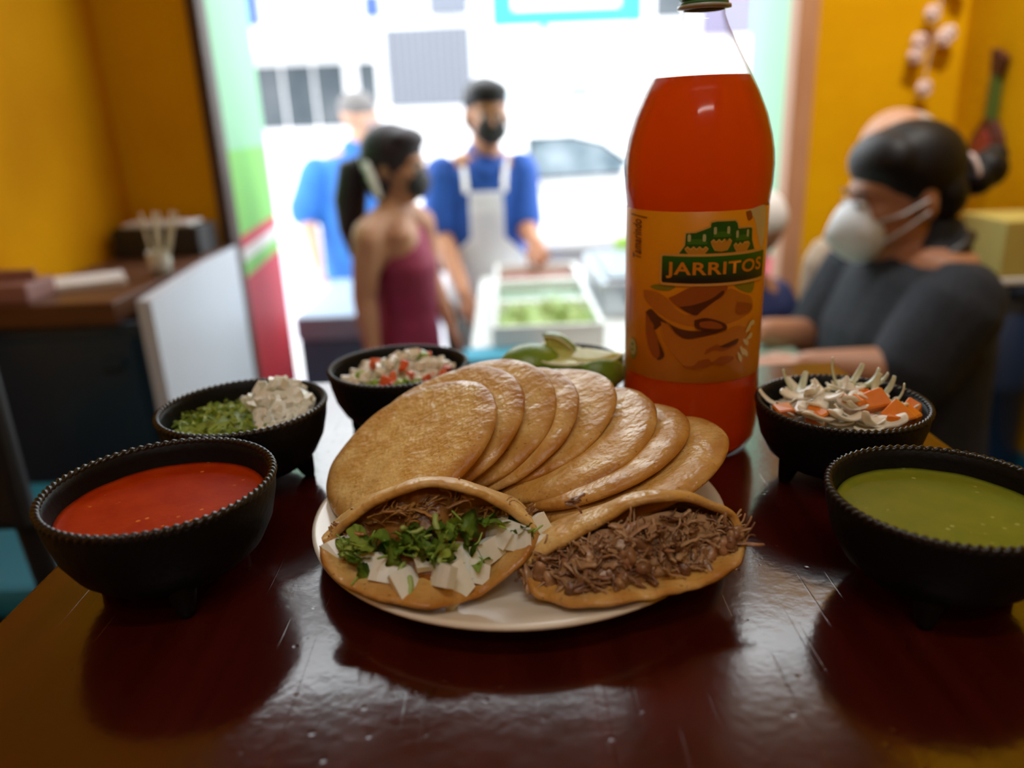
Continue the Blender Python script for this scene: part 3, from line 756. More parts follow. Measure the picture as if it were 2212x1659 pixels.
def bowl(x, y, R, label, a0):
    s = R / BR; t = thing('salsa_bowl', label, 'bowl', (x, y, TZ), 0, 'black three-legged salsa bowls')
    t.scale = (s, s, s)
    place('bowl_body', BODY, (0, 0, 0), parent=t); place('rope_rim', RIM, (0, 0, 0), parent=t)
    for k in range(3): place('leg', LEG, (0, 0, 0), (0, 0, a0 + k * 2 * pi / 3), parent=t)
    return Vector((x, y, TZ)), s
B_RED = bowl(-0.191, 0.3755, 0.0605, 'black rope-rimmed bowl holding red salsa', radians(-63))
B_GRN = bowl(0.2115, 0.338, 0.0560, 'black rope-rimmed bowl holding green salsa', radians(-122))
B_CIL = bowl(-0.187, 0.501, 0.0575, 'black rope-rimmed bowl holding chopped cilantro and onion', 0.05)
B_PIC = bowl(-0.090, 0.586, 0.0560, 'black rope-rimmed bowl holding fresh tomato and onion relish', 1.0)
B_CAR = bowl(0.2155, 0.4705, 0.0545, 'black rope-rimmed bowl holding pickled onion and carrot', 3.35)
B_LIM = bowl(0.041, 0.598, 0.0500, 'black rope-rimmed bowl holding lime wedges', 0.4)

def salsa(B, name, m, label, level, rr, seed):
    c, s = B; bm = bmesh.new(); n = 72; rings = []
    for f in (0.0, 0.2, 0.4, 0.6, 0.75, 0.88, 0.96, 1.0):
        if f == 0: rings.append([bm.verts.new((0, 0, 0))]); continue
        ring = []
        for k in range(n):
            a = 2 * pi * k / n; x, y = rr * f * cos(a), rr * f * sin(a)
            ring.append(bm.verts.new((x, y, 0.0004 * nz((x, y, seed), 60) + (0.0009 if f == 1.0 else 0))))
        rings.append(ring)
    rings.append([bm.verts.new((rr * 0.72 * cos(2 * pi * k / n), rr * 0.72 * sin(2 * pi * k / n), -0.014)) for k in range(n)]); rings.append([bm.verts.new((0, 0, -0.017))])
    for a, b in zip(rings, rings[1:]):
        for k in range(n):
            k2 = (k + 1) % n
            if len(a) == 1: bm.faces.new((a[0], b[k], b[k2]))
            elif len(b) == 1: bm.faces.new((a[k], a[k2], b[0]))
            else: bm.faces.new((a[k], a[k2], b[k2], b[k]))
    o = from_bm(name, bm, m); o.location = c + Vector((0, 0, level * s)); o.scale = (s, s, s)
    tag(o, label, 'salsa'); return o
salsa(B_RED, 'red_salsa', M_RED, 'smooth red chili salsa with pale seeds', 0.0425, 0.0503, 1)
salsa(B_GRN, 'green_salsa', M_GREEN, 'smooth green salsa filling the bowl beside the pickled vegetables', 0.0435, 0.0505, 2)

# ---- cilantro and onion bowl
rng = random.Random(5)
c, s = B_CIL
def dice_mesh(seed, m, sz=0.0042):
    r_ = random.Random(seed); bm = bmesh.new(); vs = bm_box(bm, (-sz / 2, -sz / 2, -sz / 3), (sz / 2, sz / 2, sz / 3))
    for v in bm.verts: v.co += Vector([r_.uniform(-.18, .18) * sz for _ in range(3)])
    bmesh.ops.bevel(bm, geom=bm.edges[:], offset=sz * 0.08, segments=1, affect='EDGES')
    return mesh_of(from_bm('dice', bm, m, None, False))
ODICE = [dice_mesh(k, M_ONION, 0.0052) for k in range(5)]
PDICE = [dice_mesh(k + 9, M_PICKLE, 0.0060) for k in range(5)]
TDICE = [dice_mesh(k + 20, M_TOM, 0.0085) for k in range(4)]
GDICE = [dice_mesh(k + 30, M_CIL, 0.0050) for k in range(3)]
def mound(name, B, hfun, m, label, cat, R=0.050, mask=None):
    c, s = B; bm = bmesh.new(); n = 40; V = {}
    for i in range(n + 1):
        for j in range(n + 1):
            x, y = (i / n * 2 - 1) * R, (j / n * 2 - 1) * R
            if x * x + y * y <= R * R and (mask is None or mask(x, y)): V[i, j] = bm.verts.new((x, y, hfun(x, y) + 0.0018 * nz((x, y, 0), 230)))
    for (i, j) in list(V):
        q = [(i, j), (i + 1, j), (i + 1, j + 1), (i, j + 1)]
        if all(k in V for k in q): bm.faces.new([V[k] for k in q])
    r = bmesh.ops.extrude_face_region(bm, geom=bm.faces[:])
    for g in r['geom']:
        if isinstance(g, bmesh.types.BMVert): g.co.x *= 0.6; g.co.y *= 0.6; g.co.z = 0.020
    loose = [v for v in bm.verts if not v.link_faces]; bmesh.ops.delete(bm, geom=loose, context='VERTS')
    o = from_bm(name, bm, m); o.location = c; o.scale = (s, s, s); tag(o, label, cat, None, 'stuff'); return o
split = lambda x, y: x * 0.92 + y * 0.40          # onion on the right-hand side
def h_on(x, y): return 0.044 + 0.024 * math.exp(-((x - 0.022) ** 2 + (y - 0.014) ** 2) / 0.0005)
def h_ci(x, y): return 0.0435 + 0.008 * math.exp(-((x + 0.012) ** 2 + (y + 0.004) ** 2) / 0.0006)
mound('chopped_onion', B_CIL, h_on, M_ONION, 'heap of finely chopped white onion beside the cilantro', 'onion', 0.0495, lambda x, y: split(x, y) > 0.004)
# chopped cilantro as one loose heap of small leaf flakes and stem bits
bm = bmesh.new()
for k in range(420):
    a = rng.uniform(0, 6.28); rr = 0.048 * sqrt(rng.random()); x, y = rr * cos(a), rr * sin(a)
    if split(x, y) > 0.010: continue
    z = h_ci(x, y) + rng.uniform(-0.002, 0.0025)
    M_ = Matrix.Translation((x, y, z)) @ Euler((rng.uniform(-.9, .9), rng.uniform(-.9, .9), rng.uniform(0, 6.28))).to_matrix().to_4x4()
    if k % 4 == 0:
        r_ = bm_sweep(bm, [M_ @ Vector((-0.003, 0, 0)), M_ @ Vector((0.003, 0, 0))], [0.0007, 0.0007], 6)
    else:
        l, w_ = rng.uniform(.0025, .0045), rng.uniform(.0013, .0024)
        q = [M_ @ Vector(p) for p in ((-l, 0, 0), (-l * .2, w_, .0007), (l, w_ * .3, 0), (l * .3, -w_, .0006))]
        q2 = [p - (M_.to_3x3() @ Vector((0, 0, 0.0003))) for p in q]
        A = [bm.verts.new(p) for p in q]; Bv = [bm.verts.new(p) for p in q2]
        bm.faces.new(A); bm.faces.new(Bv[::-1])
        for i in range(4): bm.faces.new((A[i], Bv[i], Bv[(i + 1) % 4], A[(i + 1) % 4]))
M_CILB = mat('chopped_cilantro', (0.16, 0.27, 0.02), 0.5, col2=(0.36, 0.46, 0.07), scale=160)
o = from_bm('chopped_cilantro', bm, M_CILB, None, False); o.location = c; o.scale = (s, s, s)
tag(o, 'heap of chopped green cilantro beside the onion in the bowl', 'herb', None, 'stuff')
mound('cilantro_bed', B_CIL, lambda x, y: h_ci(x, y) - 0.003, M_CILB, 'lower layer of the chopped cilantro heap', 'herb', 0.0495, lambda x, y: split(x, y) <= 0.007)
for k in range(75):
    for _ in range(30):
        x, y = rng.uniform(-.05, .05), rng.uniform(-.05, .05)
        if x * x + y * y < 0.046 ** 2 and split(x, y) > 0.004: break
    p = c + Vector((x, y, h_on(x, y) + rng.uniform(-.0005, .002))) * s
    place('onion_dice', ODICE[k % 5], p, rnd_rot(), rng.uniform(.8, 1.5), 'small white onion bit on the heap beside the chopped cilantro', 'onion', 'onion bits in the cilantro bowl')

# ---- relish bowl
c, s = B_PIC
M_RELISH = mat('relish_mix', (0.62, 0.56, 0.42), 0.35, col2=(0.42, 0.42, 0.24), scale=130)
def h_pi(x, y): return 0.046 + 0.013 * math.exp(-((x - 0.008) ** 2 + (y - 0.006) ** 2) / 0.0007)
mound('relish_base', B_PIC, lambda x, y: h_pi(x, y) - 0.002, M_RELISH, 'bulk of the pale onion and tomato relish', 'relish', 0.046)
def in_disc(R):
    while True:
        x, y = rng.uniform(-R, R), rng.uniform(-R, R)
        if x * x + y * y < R * R: return x, y
for k in range(90):
    x, y = in_disc(0.044)
    place('relish_dice', rng.choice(PDICE), c + Vector((x, y, h_pi(x, y) + rng.uniform(-.001, .003))) * s, rnd_rot(), rng.uniform(.8, 1.35), 'pale onion bit in the tomato relish', 'onion', 'onion bits in the relish')
for k, (x, y) in enumerate(((-0.006, -0.030), (-0.002, -0.024), (0.012, -0.022), (0.006, -0.012), (0.030, -0.020), (0.036, -0.014), (0.026, -0.026), (0.022, 0.018), (0.017, 0.022), (-0.02, 0.01), (0.0, -0.034), (0.040, -0.004))):
    place('tomato_dice', TDICE[k % 4], c + Vector((x, y, h_pi(x, y) + 0.003)) * s, rnd_rot(), rng.uniform(.7, 1.1), 'red tomato dice in the pale relish', 'tomato', 'tomato dice in the relish')
for k, (x, y) in enumerate(((-0.018, -0.034), (-0.014, -0.030), (0.010, -0.034), (0.018, -0.033), (0.004, -0.036), (-0.03, -0.008), (0.02, 0.006))):
    place('green_chili_bit', GDICE[k % 3], c + Vector((x, y, h_pi(x, y) + 0.003)) * s, rnd_rot(), rng.uniform(.9, 1.5), 'green chili bit in the pale relish', 'chili', 'chili bits in the relish')

# ---- pickled onion and carrot bowl
c, s = B_CAR
def strip_mesh(seed, ln, wd, m, curl):
    r_ = random.Random(seed); bm = bmesh.new(); pts = []; n = 10; p = Vector((0, 0, 0)); a = -curl / 2
    for k in range(n):
        pts.append(p.copy()); p = p + Vector((cos(a), 0, sin(a))) * ln / n + Vector((0, r_.uniform(-.0006, .0006), 0)); a += curl / n
    mid = pts[n // 2]; pts = [q - mid for q in pts]
    bm_sweep(bm, pts, [(wd * (0.62 + 0.38 * sin(pi * (k + .5) / n)), max(0.0007, wd * 0.2)) for k in range(n)], 8, side=(0, 1, 0))
    return mesh_of(from_bm('strip', bm, m))
STRIPS = [strip_mesh(k, 0.022 + 0.004 * (k % 3), 0.0034 + 0.0010 * (k % 2), M_PICKLE, 1.2 + 0.5 * (k % 3)) for k in range(5)]
WIDE = [strip_mesh(k + 40, 0.026, 0.0065, M_PICKLE, 1.1 + .3 * k) for k in range(3)]
M_PGREEN = mat('green_onion_strip', (0.56, 0.62, 0.42), 0.3, col2=(0.66, 0.68, 0.50), scale=60, sss=0.2)
GSTR = [strip_mesh(k + 60, 0.030, 0.0026, M_PGREEN, 1.0 + .7 * k) for k in range(3)]
CARR = [dice_mesh(k + 70, M_CARROT, 0.013) for k in range(4)]
def h_ca(x, y): return 0.047 + 0.010 * math.exp(-(x * x + y * y) / 0.0011)
mound('pickle_base', B_CAR, lambda x, y: h_ca(x, y) - 0.004, M_PICKLE, 'bulk of the pale pickled onion', 'onion', 0.048)
for k in range(34):
    x, y = in_disc(0.042)
    place('onion_strip', rng.choice(STRIPS), c + Vector((x, y, h_ca(x, y) + rng.uniform(-.001, .003))) * s, (rng.uniform(-.4, .4), rng.uniform(-.4, .4), rng.uniform(0, 6.28)), rng.uniform(.8, 1.15), 'pale pickled onion strip lying in the carrot bowl', 'onion', 'onion strips in the carrot bowl')
for k, (x, y, rz) in enumerate(((-0.030, -0.012, 1.3), (-0.020, -0.010, 0.9), (0.030, -0.012, 1.8), (0.010, 0.014, 0.1), (-0.024, 0.012, 2.6), (-0.008, -0.030, 0.2), (0.012, -0.034, 2.9), (-0.022, -0.026, 0.5), (0.004, -0.010, 1.0), (-0.012, 0.002, 2.2), (0.020, -0.004, 0.4))):
    place('onion_slice', WIDE[k % 3], c + Vector((x, y, h_ca(x, y) + .003)) * s, (rng.uniform(-.5, .1), 0, rz), rng.uniform(.9, 1.2), 'broad pale onion slice in the carrot bowl', 'onion', 'onion slices in the carrot bowl')
for k, (x, y, z, rx, ry, rz) in enumerate(((0.006, 0.030, .064, 0, -1.3, 2.6), (0.020, 0.026, .062, .2, -.8, .5), (0.028, 0.020, .061, -.2, -.6, .2), (0.036, 0.010, .058, .3, -1.0, .1), (0.038, -0.002, .056, 0, -1.1, -.4), (0.026, 0.008, .060, .4, -.9, .9), (-0.026, 0.030, .058, .2, -1.0, 2.3), (-0.016, 0.030, .056, 0, -.5, 1.0), (0.034, 0.020, .060, .6, -.7, -.6))):
    place('green_onion_strip', GSTR[k % 3], c + Vector((x, y, z)) * s, (rx, ry, rz), rng.uniform(.85, 1.1), 'greenish curled onion strip sticking up from the carrot bowl', 'onion', 'greenish onion strips in the carrot bowl')
for k, (x, y, sc) in enumerate(((-0.042, -0.008, 1.0), (-0.026, -0.024, 1.0), (0.006, -0.014, .8), (0.018, -0.010, 1.1), (0.014, 0.002, .7), (0.026, -0.028, 1.25), (0.034, -0.024, 1.1), (0.040, -0.016, .8), (0.000, -0.010, .7), (0.020, -0.034, .7))):
    place('carrot_piece', CARR[k % 4], c + Vector((x, y, h_ca(x, y) + .004)) * s, (rng.uniform(-.6, .6), rng.uniform(-.6, .6), rng.uniform(0, 3)), sc, 'orange pickled carrot piece among the onion strips', 'carrot', 'carrot pieces in the bowl')

# ---- lime wedges
def lime_wedge(loc, rot, R, label, ang=1.25):
    t = thing('lime_wedge', label, 'lime', loc, 0, 'lime wedges in the bowl'); t.rotation_euler = rot
    n, m_ = 14, 10; sx = 1.22
    P = lambda la, lo, rr: Vector((sx * rr * sin(la), rr * cos(la) * cos(lo), rr * cos(la) * sin(lo)))
    bm = bmesh.new()
    ngrid(bm, [[P(-pi / 2 + pi * i / n, -ang / 2 + ang * j / m_, R) for i in range(n + 1)] for j in range(m_ + 1)])
    bmesh.ops.remove_doubles(bm, verts=bm.verts[:], dist=1e-5)
    bmesh.ops.solidify(bm, geom=bm.faces[:], thickness=0.0012)
    from_bm('rind', bm, M_RIND, t)
    bm = bmesh.new()
    for lo in (-ang / 2 + 0.01, ang / 2 - 0.01):
        rows = [[P(-pi / 2 + pi * i / n, lo, R * f * 0.955) for i in range(n + 1)] for f in (0.06, 0.35, 0.7, 1.0)]
        ngrid(bm, rows)
    ngrid(bm, [[P(-pi / 2 + pi * i / n, -ang / 2 + .01 + (ang - .02) * j / m_, R * 0.955) for i in range(n + 1)] for j in range(m_ + 1)])
    bmesh.ops.remove_doubles(bm, verts=bm.verts[:], dist=1e-5)
    from_bm('flesh', bm, M_FLESH, t)
    bm = bmesh.new()
    for lo in (-ang / 2, ang / 2):
        bm_sweep(bm, [P(-pi / 2 + pi * (i + .3) / (n + .6), lo, R * 0.975) for i in range(n + 1)], [0.0011] * (n + 1), 6)
    from_bm('pith_edge', bm, M_PITH, t)
c, s = B_LIM
V3 = Vector
lime_wedge(c + V3((-0.026, -0.010, 0.043)), (radians(118), 0, radians(12)), 0.0225, 'lime wedge showing only its green rind at the bowl edge')
lime_wedge(c + V3((0.000, -0.010, 0.056)), (radians(215), radians(0), radians(-62)), 0.024, 'lime wedge lying with rind and pale pith edge upright')
lime_wedge(c + V3((0.018, 0.004, 0.058)), (radians(226), radians(6), radians(-16)), 0.027, 'largest lime wedge with its juicy cut face up')
lime_wedge(c + V3((0.026, -0.022, 0.042)), (radians(160), radians(-4), radians(8)), 0.0185, 'small lime wedge in front of the largest wedge')
lime_wedge(c + V3((-0.006, 0.006, 0.044)), (radians(95), radians(70), radians(20)), 0.022, 'lime wedge standing on end behind the others')

# ================================================================ soda bottle
bt = thing('soda_bottle', 'large clear bottle of orange soda with an orange label', 'bottle', (0.131, 0.535, TZ))
M_PET = clear_mat('clear_pet', (0.95, 0.93, 0.93), 0.45)
m = bpy.data.materials.new('cloudy_orange_soda'); m.use_nodes = True; nt = m.node_tree; p = nt.nodes['Principled BSDF']
p.inputs['Base Color'].default_value = (0.95, 0.16, 0.010, 1); p.inputs['Roughness'].default_value = 0.25; p.inputs['Specular IOR Level'].default_value = 0.25
tl = nt.nodes.new('ShaderNodeBsdfTranslucent'); tl.inputs[0].default_value = (1.0, 0.27, 0.013, 1); mx = nt.nodes.new('ShaderNodeMixShader'); mx.inputs[0].default_value = 0.74
nt.links.new(p.outputs[0], mx.inputs[1]); nt.links.new(tl.outputs[0], mx.inputs[2]); nt.links.new(mx.outputs[0], nt.nodes['Material Output'].inputs[0])
M_SODA = m
BP = [(0.0, 0.006), (0.022, 0.004), (0.034, 0.0), (0.0425, 0.003), (0.0470, 0.012), (0.0486, 0.024), (0.0486, 0.046), (0.0478, 0.060), (0.0470, 0.066), (0.0468, 0.120), (0.0468, 0.172), (0.0476, 0.1785), (0.0488, 0.190),
      (0.0491, 0.202), (0.0484, 0.211), (0.0466, 0.2205), (0.0428, 0.2335), (0.0365, 0.2480), (0.0315, 0.2575), (0.0262, 0.267), (0.0205, 0.2775), (0.0160, 0.2865), (0.0132, 0.2935), (0.0127, 0.300), (0.0127, 0.316)]
lathe('bottle_wall', BP, M_PET, bt, 72)
LQ = [(max(0, r - 0.0009), max(z, 0.0068)) for r, z in BP if z < 0.2570] + [(0.0304, 0.2572), (0.0, 0.2572)]
lathe('soda', LQ, M_SODA, bt, 72)
lathe('neck_ring', [(0.0128, 0.2965), (0.0168, 0.2972), (0.0168, 0.2990), (0.0128, 0.2998)], mat('neck_ring_clear', (0.45, 0.5, 0.48), 0.2), bt, 40)
M_CAP = mat('green_cap', (0.05, 0.22, 0.08), 0.4)
bm = bmesh.new(); bm_lathe(bm, [(0.0136, 0.3015), (0.0150, 0.3020), (0.0152, 0.3190), (0.0140, 0.3205), (0, 0.3207)], 40)
for k in range(40):
    a = 2 * pi * k / 40; bm_box(bm, (-0.0004, -0.0003, 0.303), (0.0004, 0.0005, 0.319), 0, Matrix.Rotation(a, 4, 'Z') @ Matrix.Translation((0, 0.0152, 0)))
from_bm('cap', bm, M_CAP, bt, False)
lathe('cap_band', [(0.0138, 0.2992), (0.0150, 0.2996), (0.0150, 0.3010), (0.0138, 0.3012)], M_CAP, bt, 40)
m = mat('label_film', (0.70, 0.26, 0.006), 0.3, col2=(0.74, 0.29, 0.008), scale=30, spec=0.4); M_LAB = m
lab = lathe('label', [(0.0474, 0.0630), (0.0476, 0.0632), (0.0476, 0.1763), (0.0474, 0.1765)], M_LAB, bt, 96)

LR = 0.0476
def wrap(bm, off):
    """bend a flat print (x = degrees, y = mm height) around the label"""
    xs = [v.co.x for v in bm.verts]; x0, x1 = min(xs), max(xs); k = math.ceil(x0 / 5) * 5
    while k < x1:
        g = bm.verts[:] + bm.edges[:] + bm.faces[:]
        bmesh.ops.bisect_plane(bm, geom=g, plane_co=(k, 0, 0), plane_no=(1, 0, 0)); k += 5
    for v in bm.verts:
        a = radians(v.co.x); r = LR + off
        v.co = Vector((r * sin(a), -r * cos(a), v.co.y / 1000))
def decal(name, pts, m, off, parent=None, smooth_n=0):
    P = [Vector((x, y, 0)) for x, y in pts]
    if smooth_n: P = catmull(P + [P[0]], smooth_n)[:-1]
    bm = bmesh.new(); f = bm.faces.new([bm.verts.new(p) for p in P]); bmesh.ops.triangulate(bm, faces=[f]); wrap(bm, off)
    me = bpy.data.meshes.new(name); bmesh.ops.recalc_face_normals(bm, faces=bm.faces[:])
    if bm.faces and bm.faces[0].normal.dot(bm.faces[0].calc_center_median() * Vector((1, 1, 0)) if False else Vector((bm.faces[0].calc_center_median().x, bm.faces[0].calc_center_median().y, 0))) < 0: bmesh.ops.reverse_faces(bm, faces=bm.faces[:])
    bm.to_mesh(me); bm.free(); return link(name, me, parent or lab, m, False)
I = lambda n, c: mat(n, c, 0.4)
INK_CREAM = I('print_cream', (0.66, 0.34, 0.07)); INK_GREEN = I('print_green', (0.012, 0.10, 0.008)); INK_GREEN2 = I('print_mid_green', (0.05, 0.17, 0.01)); INK_YEL = I('print_yellow', (0.55, 0.25, 0.02))
INK_ORG = I('print_letter_orange', (0.66, 0.22, 0.006)); INK_B1 = I('print_pod_brown', (0.32, 0.075, 0.008)); INK_B2 = I('print_pod_dark', (0.09, 0.018, 0.006)); INK_B3 = I('print_pod_light', (0.48, 0.15, 0.010)); INK_LEAF = I('print_leaf', (0.22, 0.19, 0.01)); INK_PALE = I('print_pale', (0.46, 0.44, 0.20)); INK_WHITE = I('print_flower', (0.62, 0.50, 0.24)); INK_DK = I('print_brown_script', (0.16, 0.03, 0.004))
m = mat('print_panel_gradient', (0.01, 0.02, 0.01), 0.4); nt = m.node_tree; p = nt.nodes['Principled BSDF']
sx = nt.nodes.new('ShaderNodeSeparateXYZ'); nt.links.new(objco(nt), sx.inputs[0]); mr = nt.nodes.new('ShaderNodeMapRange'); mr.inputs['From Min'].default_value = 0.1335; mr.inputs['From Max'].default_value = 0.1475
nt.links.new(sx.outputs['Z'], mr.inputs['Value']); nt.links.new(mix_col(nt, mr.outputs[0], (0.008, 0.008, 0.010), (0.012, 0.12, 0.006)), p.inputs['Base Color']); INK_PANEL = m
def rrect(x0, y0, x1, y1, cx, cy):
    return [(x0 + cx, y0), (x1 - cx, y0), (x1, y0 + cy), (x1, y1 - cy), (x1 - cx, y1), (x0 + cx, y1), (x0, y1 - cy), (x0, y0 + cy)]
D = 0.00012
emb = decal('emblem', [(-27.5, 150), (-22.5, 155.5), (-21.8, 164.2), (-14, 164.6), (-3.6, 168), (-3.2, 170.6), (1, 171.4), (17, 171.2), (19.6, 169.6), (20.8, 166.2), (33, 166), (35, 164.5), (35.4, 157), (39.5, 150.4)], INK_CREAM, D)
decal('emblem_green', [(-25.6, 150.4), (-21.2, 155.5), (-20.6, 163.2), (-13.6, 163.5), (-2.6, 166.8), (-2.2, 169.6), (1.6, 170.3), (16.5, 170.1), (18.6, 168.6), (19.8, 165), (32.6, 164.8), (33.8, 163.6), (34.2, 157), (37.8, 150.6)], INK_GREEN, 2 * D, emb)
def jar(x0, x1, ymid, ybot, ytop):
    w_ = x1 - x0; n = 9
    top = [(x1 - w_ * k / (n - 1), ymid + (0.9 if k % 2 else -0.7)) for k in range(n)]
    low = [(x0 + w_ * 0.06, ymid - (ymid - ybot) * .45), (x0 + w_ * .2, ybot + .8), (x0 + w_ * .5, ybot), (x0 + w_ * .8, ybot + .8), (x1 - w_ * .06, ymid - (ymid - ybot) * .45)]
    b_ = decal('emblem_jar', top + low, INK_CREAM, 3 * D, emb)
    decal('jar_fill', [(x, y - 1.0) if i < n else (x + (1 if x < (x0 + x1) / 2 else -1) * w_ * .03, y + .3) for i, (x, y) in enumerate(top + low)], INK_YEL, 4 * D, b_ if False else emb)
    decal('jar_glaze', [(x0 + w_ * .1, ymid + 2), (x0 + w_ * .9, ymid + 2), (x0 + w_ * .8, ymid + 5), (x0 + w_ * .2, ymid + 5)], INK_GREEN2, 3 * D, emb, 24)
    for q in (.12, .74): decal('jar_shine', [(x0 + w_ * q, ymid + 4), (x0 + w_ * (q + .12), ymid + 4), (x0 + w_ * (q + .12), ymid + 8), (x0 + w_ * q, ymid + 8)], INK_PALE, 4 * D, emb, 16)
jar(-21.5, -3.5, 154.3, 148.9, 163); jar(-2.2, 14.6, 158.6, 151.2, 169); jar(16, 32, 155.6, 149.4, 164)
decal('panel_border', rrect(-41.2, 129.4, 54, 150.2, 2.5, 1.8), INK_CREAM, 5 * D)
decal('panel', rrect(-38.9, 131.2, 52, 148.6, 0.9, 0.8), INK_PANEL, 6 * D)
def lettering(name, txt, x0, x1, y0, h, m, off, vertical=False, shear=0.0):
    cu = bpy.data.curves.new(name, 'FONT'); cu.body = txt; cu.size = 1.0; cu.offset = 0.022; cu.shear = shear; cu.space_character = 1.08
    to = bpy.data.objects.new('tmp_text', cu); COL.objects.link(to); dg = bpy.context.evaluated_depsgraph_get(); dg.update()
    me = bpy.data.meshes.new_from_object(to.evaluated_get(dg)); bpy.data.objects.remove(to); bm = bmesh.new(); bm.from_mesh(me)
    xs = [v.co.x for v in bm.verts]; ys = [v.co.y for v in bm.verts]; a, b, c_, d_ = min(xs), max(xs), min(ys), max(ys)
    for v in bm.verts:
        fx, fy = (v.co.x - a) / (b - a), (v.co.y - c_) / (d_ - c_)
        v.co = Vector((x0 + (x1 - x0) * (1 - fy), y0 + h * fx, 0)) if vertical else Vector((x0 + (x1 - x0) * fx, y0 + h * fy, 0))
    wrap(bm, off); me2 = bpy.data.meshes.new(name); bm.to_mesh(me2); bm.free(); return link(name, me2, lab, m, False)
lettering('brand_lettering', 'JARRITOS', -35.3, 47.5, 134.2, 10.8, INK_ORG, 7 * D)
lettering('script_lettering', 'Tamarindo', -72, -60, 144.5, 26, INK_DK, 3 * D, True, 0.2)
decal('script_line', [(-76, 173.5), (-54, 172.4), (-54, 171.6), (-76, 172.7)], INK_DK, 3 * D)
decal('side_line', [(-75.4, 124), (-74.4, 124), (-75.6, 99), (-76.4, 99)], INK_DK, 3 * D)
decal('green_leaf', [(-50, 127), (-44, 129.2), (-28, 129.2), (-33, 125.8), (-44, 125.6)], INK_LEAF, D, None, 30); decal('green_leaf', [(18, 129), (40, 129.5), (38, 122), (26, 124.5)], INK_LEAF, D, None, 30)
# tamarind pods on the label
decal('pod_picture', [(-57, 124), (-46, 124.5), (-36, 121.5), (-24, 112.5), (-15, 110.5), (-8, 116), (4, 119.8), (14, 127), (26, 123), (38, 118.5), (40, 110), (28, 106), (16, 104), (4, 101.5), (-12, 102.5), (-30, 106), (-46, 112.5), (-55, 118)], INK_B3, 2 * D, None, 90)
decal('pod_picture', [(-33, 121), (-27, 123.5), (-14, 129), (6, 129.2), (13, 128.4), (9, 122), (-1, 118.2), (-9, 114.5), (-13, 110.8), (-20, 113.0), (-27, 116.5)], INK_B1, 3 * D, None, 60)
decal('pod_shade', [(-24, 115.5), (-12, 117.4), (0, 121), (9, 126), (9.5, 123.4), (0, 117.6), (-7, 113), (-11, 110.2), (-18, 112.3)], INK_B2, 4 * D, None, 50)
decal('pod_shade', [(-54, 109), (-48, 112), (-40, 107.5), (-24, 101), (-8, 99.6), (12, 101.5), (11, 98.8), (-6, 95.6), (-18, 94.2), (-26, 97.5), (-34, 104), (-44, 98), (-46, 102)], INK_B2, 3 * D, None, 70)
decal('pod_picture', [(-53.5, 108), (-50, 106.5), (-45, 99), (-40, 90), (-37.5, 82), (-40, 78.6), (-44.5, 79), (-49.5, 84.5), (-53, 95)], INK_B1, 4 * D, None, 50); decal('pod_shade', [(-41, 92), (-37, 86), (-35, 81), (-38, 78), (-41.5, 77.8), (-38.8, 81.5)], INK_B2, 5 * D, None, 30)
decal('pod_picture', [(-38.5, 104.5), (-33, 103), (-25, 96), (-16, 93.5), (-4, 95.5), (10, 97.5), (22, 101), (32, 99), (34, 92), (26, 84), (18, 76.6), (8, 76.2), (0, 79), (-10, 74.2), (-20, 76.5), (-28, 84), (-36, 93)], INK_B3, 5 * D, None, 90)
decal('pod_shade', [(-2, 87), (6, 90), (12, 88.6), (24, 91), (23, 88), (12, 85.2), (4, 86), (-3, 83.5)], INK_B1, 6 * D, None, 40); decal('pod_shade', [(8, 88.5), (18, 91.2), (25, 92.4), (24, 89.5), (15, 87.4)], INK_B2, 7 * D, None, 30)
decal('pod_shade', [(-8, 79), (0, 80.5), (3, 78), (10, 81.5), (19, 81), (22, 78.5), (12, 75), (4, 76.5), (-2, 74.6), (-12, 73), (-20, 75.5), (-12, 75.6)], INK_B1, 6 * D, None, 60)
decal('pod_opening', [(-12, 107), (-4, 108.5), (6, 106.4), (13, 103.2), (13.4, 99.6), (6, 99.2), (-6, 100.2), (-11.5, 102.4)], INK_B2, 6 * D, None, 40); decal('pod_opening_flesh', [(-8, 105.6), (0, 106.4), (8, 104), (10, 101), (2, 101), (-7, 102.4)], INK_B1, 7 * D, None, 40)
decal('pod_shade', [(22, 117.5), (36, 115), (40, 111.5), (33, 108.6), (22, 109.8)], INK_B1, 4 * D, None, 40)
for x, y, a in ((36, 98, .5), (38, 92, .2), (33.5, 89, -.4), (30, 83.5, -.7), (34, 81.5, -.6), (40, 101, 0), (27.5, 79.5, -.8)):
    pts = []
    for k in range(14):
        th_ = 2 * pi * k / 14; u_, v_ = 4.6 * cos(th_), 1.7 * sin(th_) * (1 + .4 * cos(th_)); pts.append((x + (u_ * cos(a) - v_ * sin(a)) * 0.8, y + (u_ * sin(a) + v_ * cos(a)) * 1.1))
    decal('flower_petal', pts, INK_WHITE, 7 * D)
seal = decal('seal', [(-69.8 + 6.2 * cos(2 * pi * k / 28), 80.5 + 7.8 * sin(2 * pi * k / 28)) for k in range(28)], INK_LEAF, 3 * D)
decal('seal_face', [(-70.2 + 5.2 * cos(2 * pi * k / 28), 81.8 + 6.0 * sin(2 * pi * k / 28)) for k in range(28)], INK_PALE, 4 * D, seal)
for q in (83.6, 79.6): decal('seal_mark', [(-72, q - .7), (-68.6, q - .7), (-68.6, q + .7), (-72, q + .7)], INK_GREEN2, 5 * D, seal)
decal('corner_flower', [(27, 176), (31, 172.5), (36, 170), (41, 160), (46, 152), (52, 152), (54, 176)], INK_WHITE, D, None, 40)
decal('corner_bud', [(26, 175), (31, 175.5), (33, 171), (29, 169.6)], INK_B1, 2 * D, None, 20)

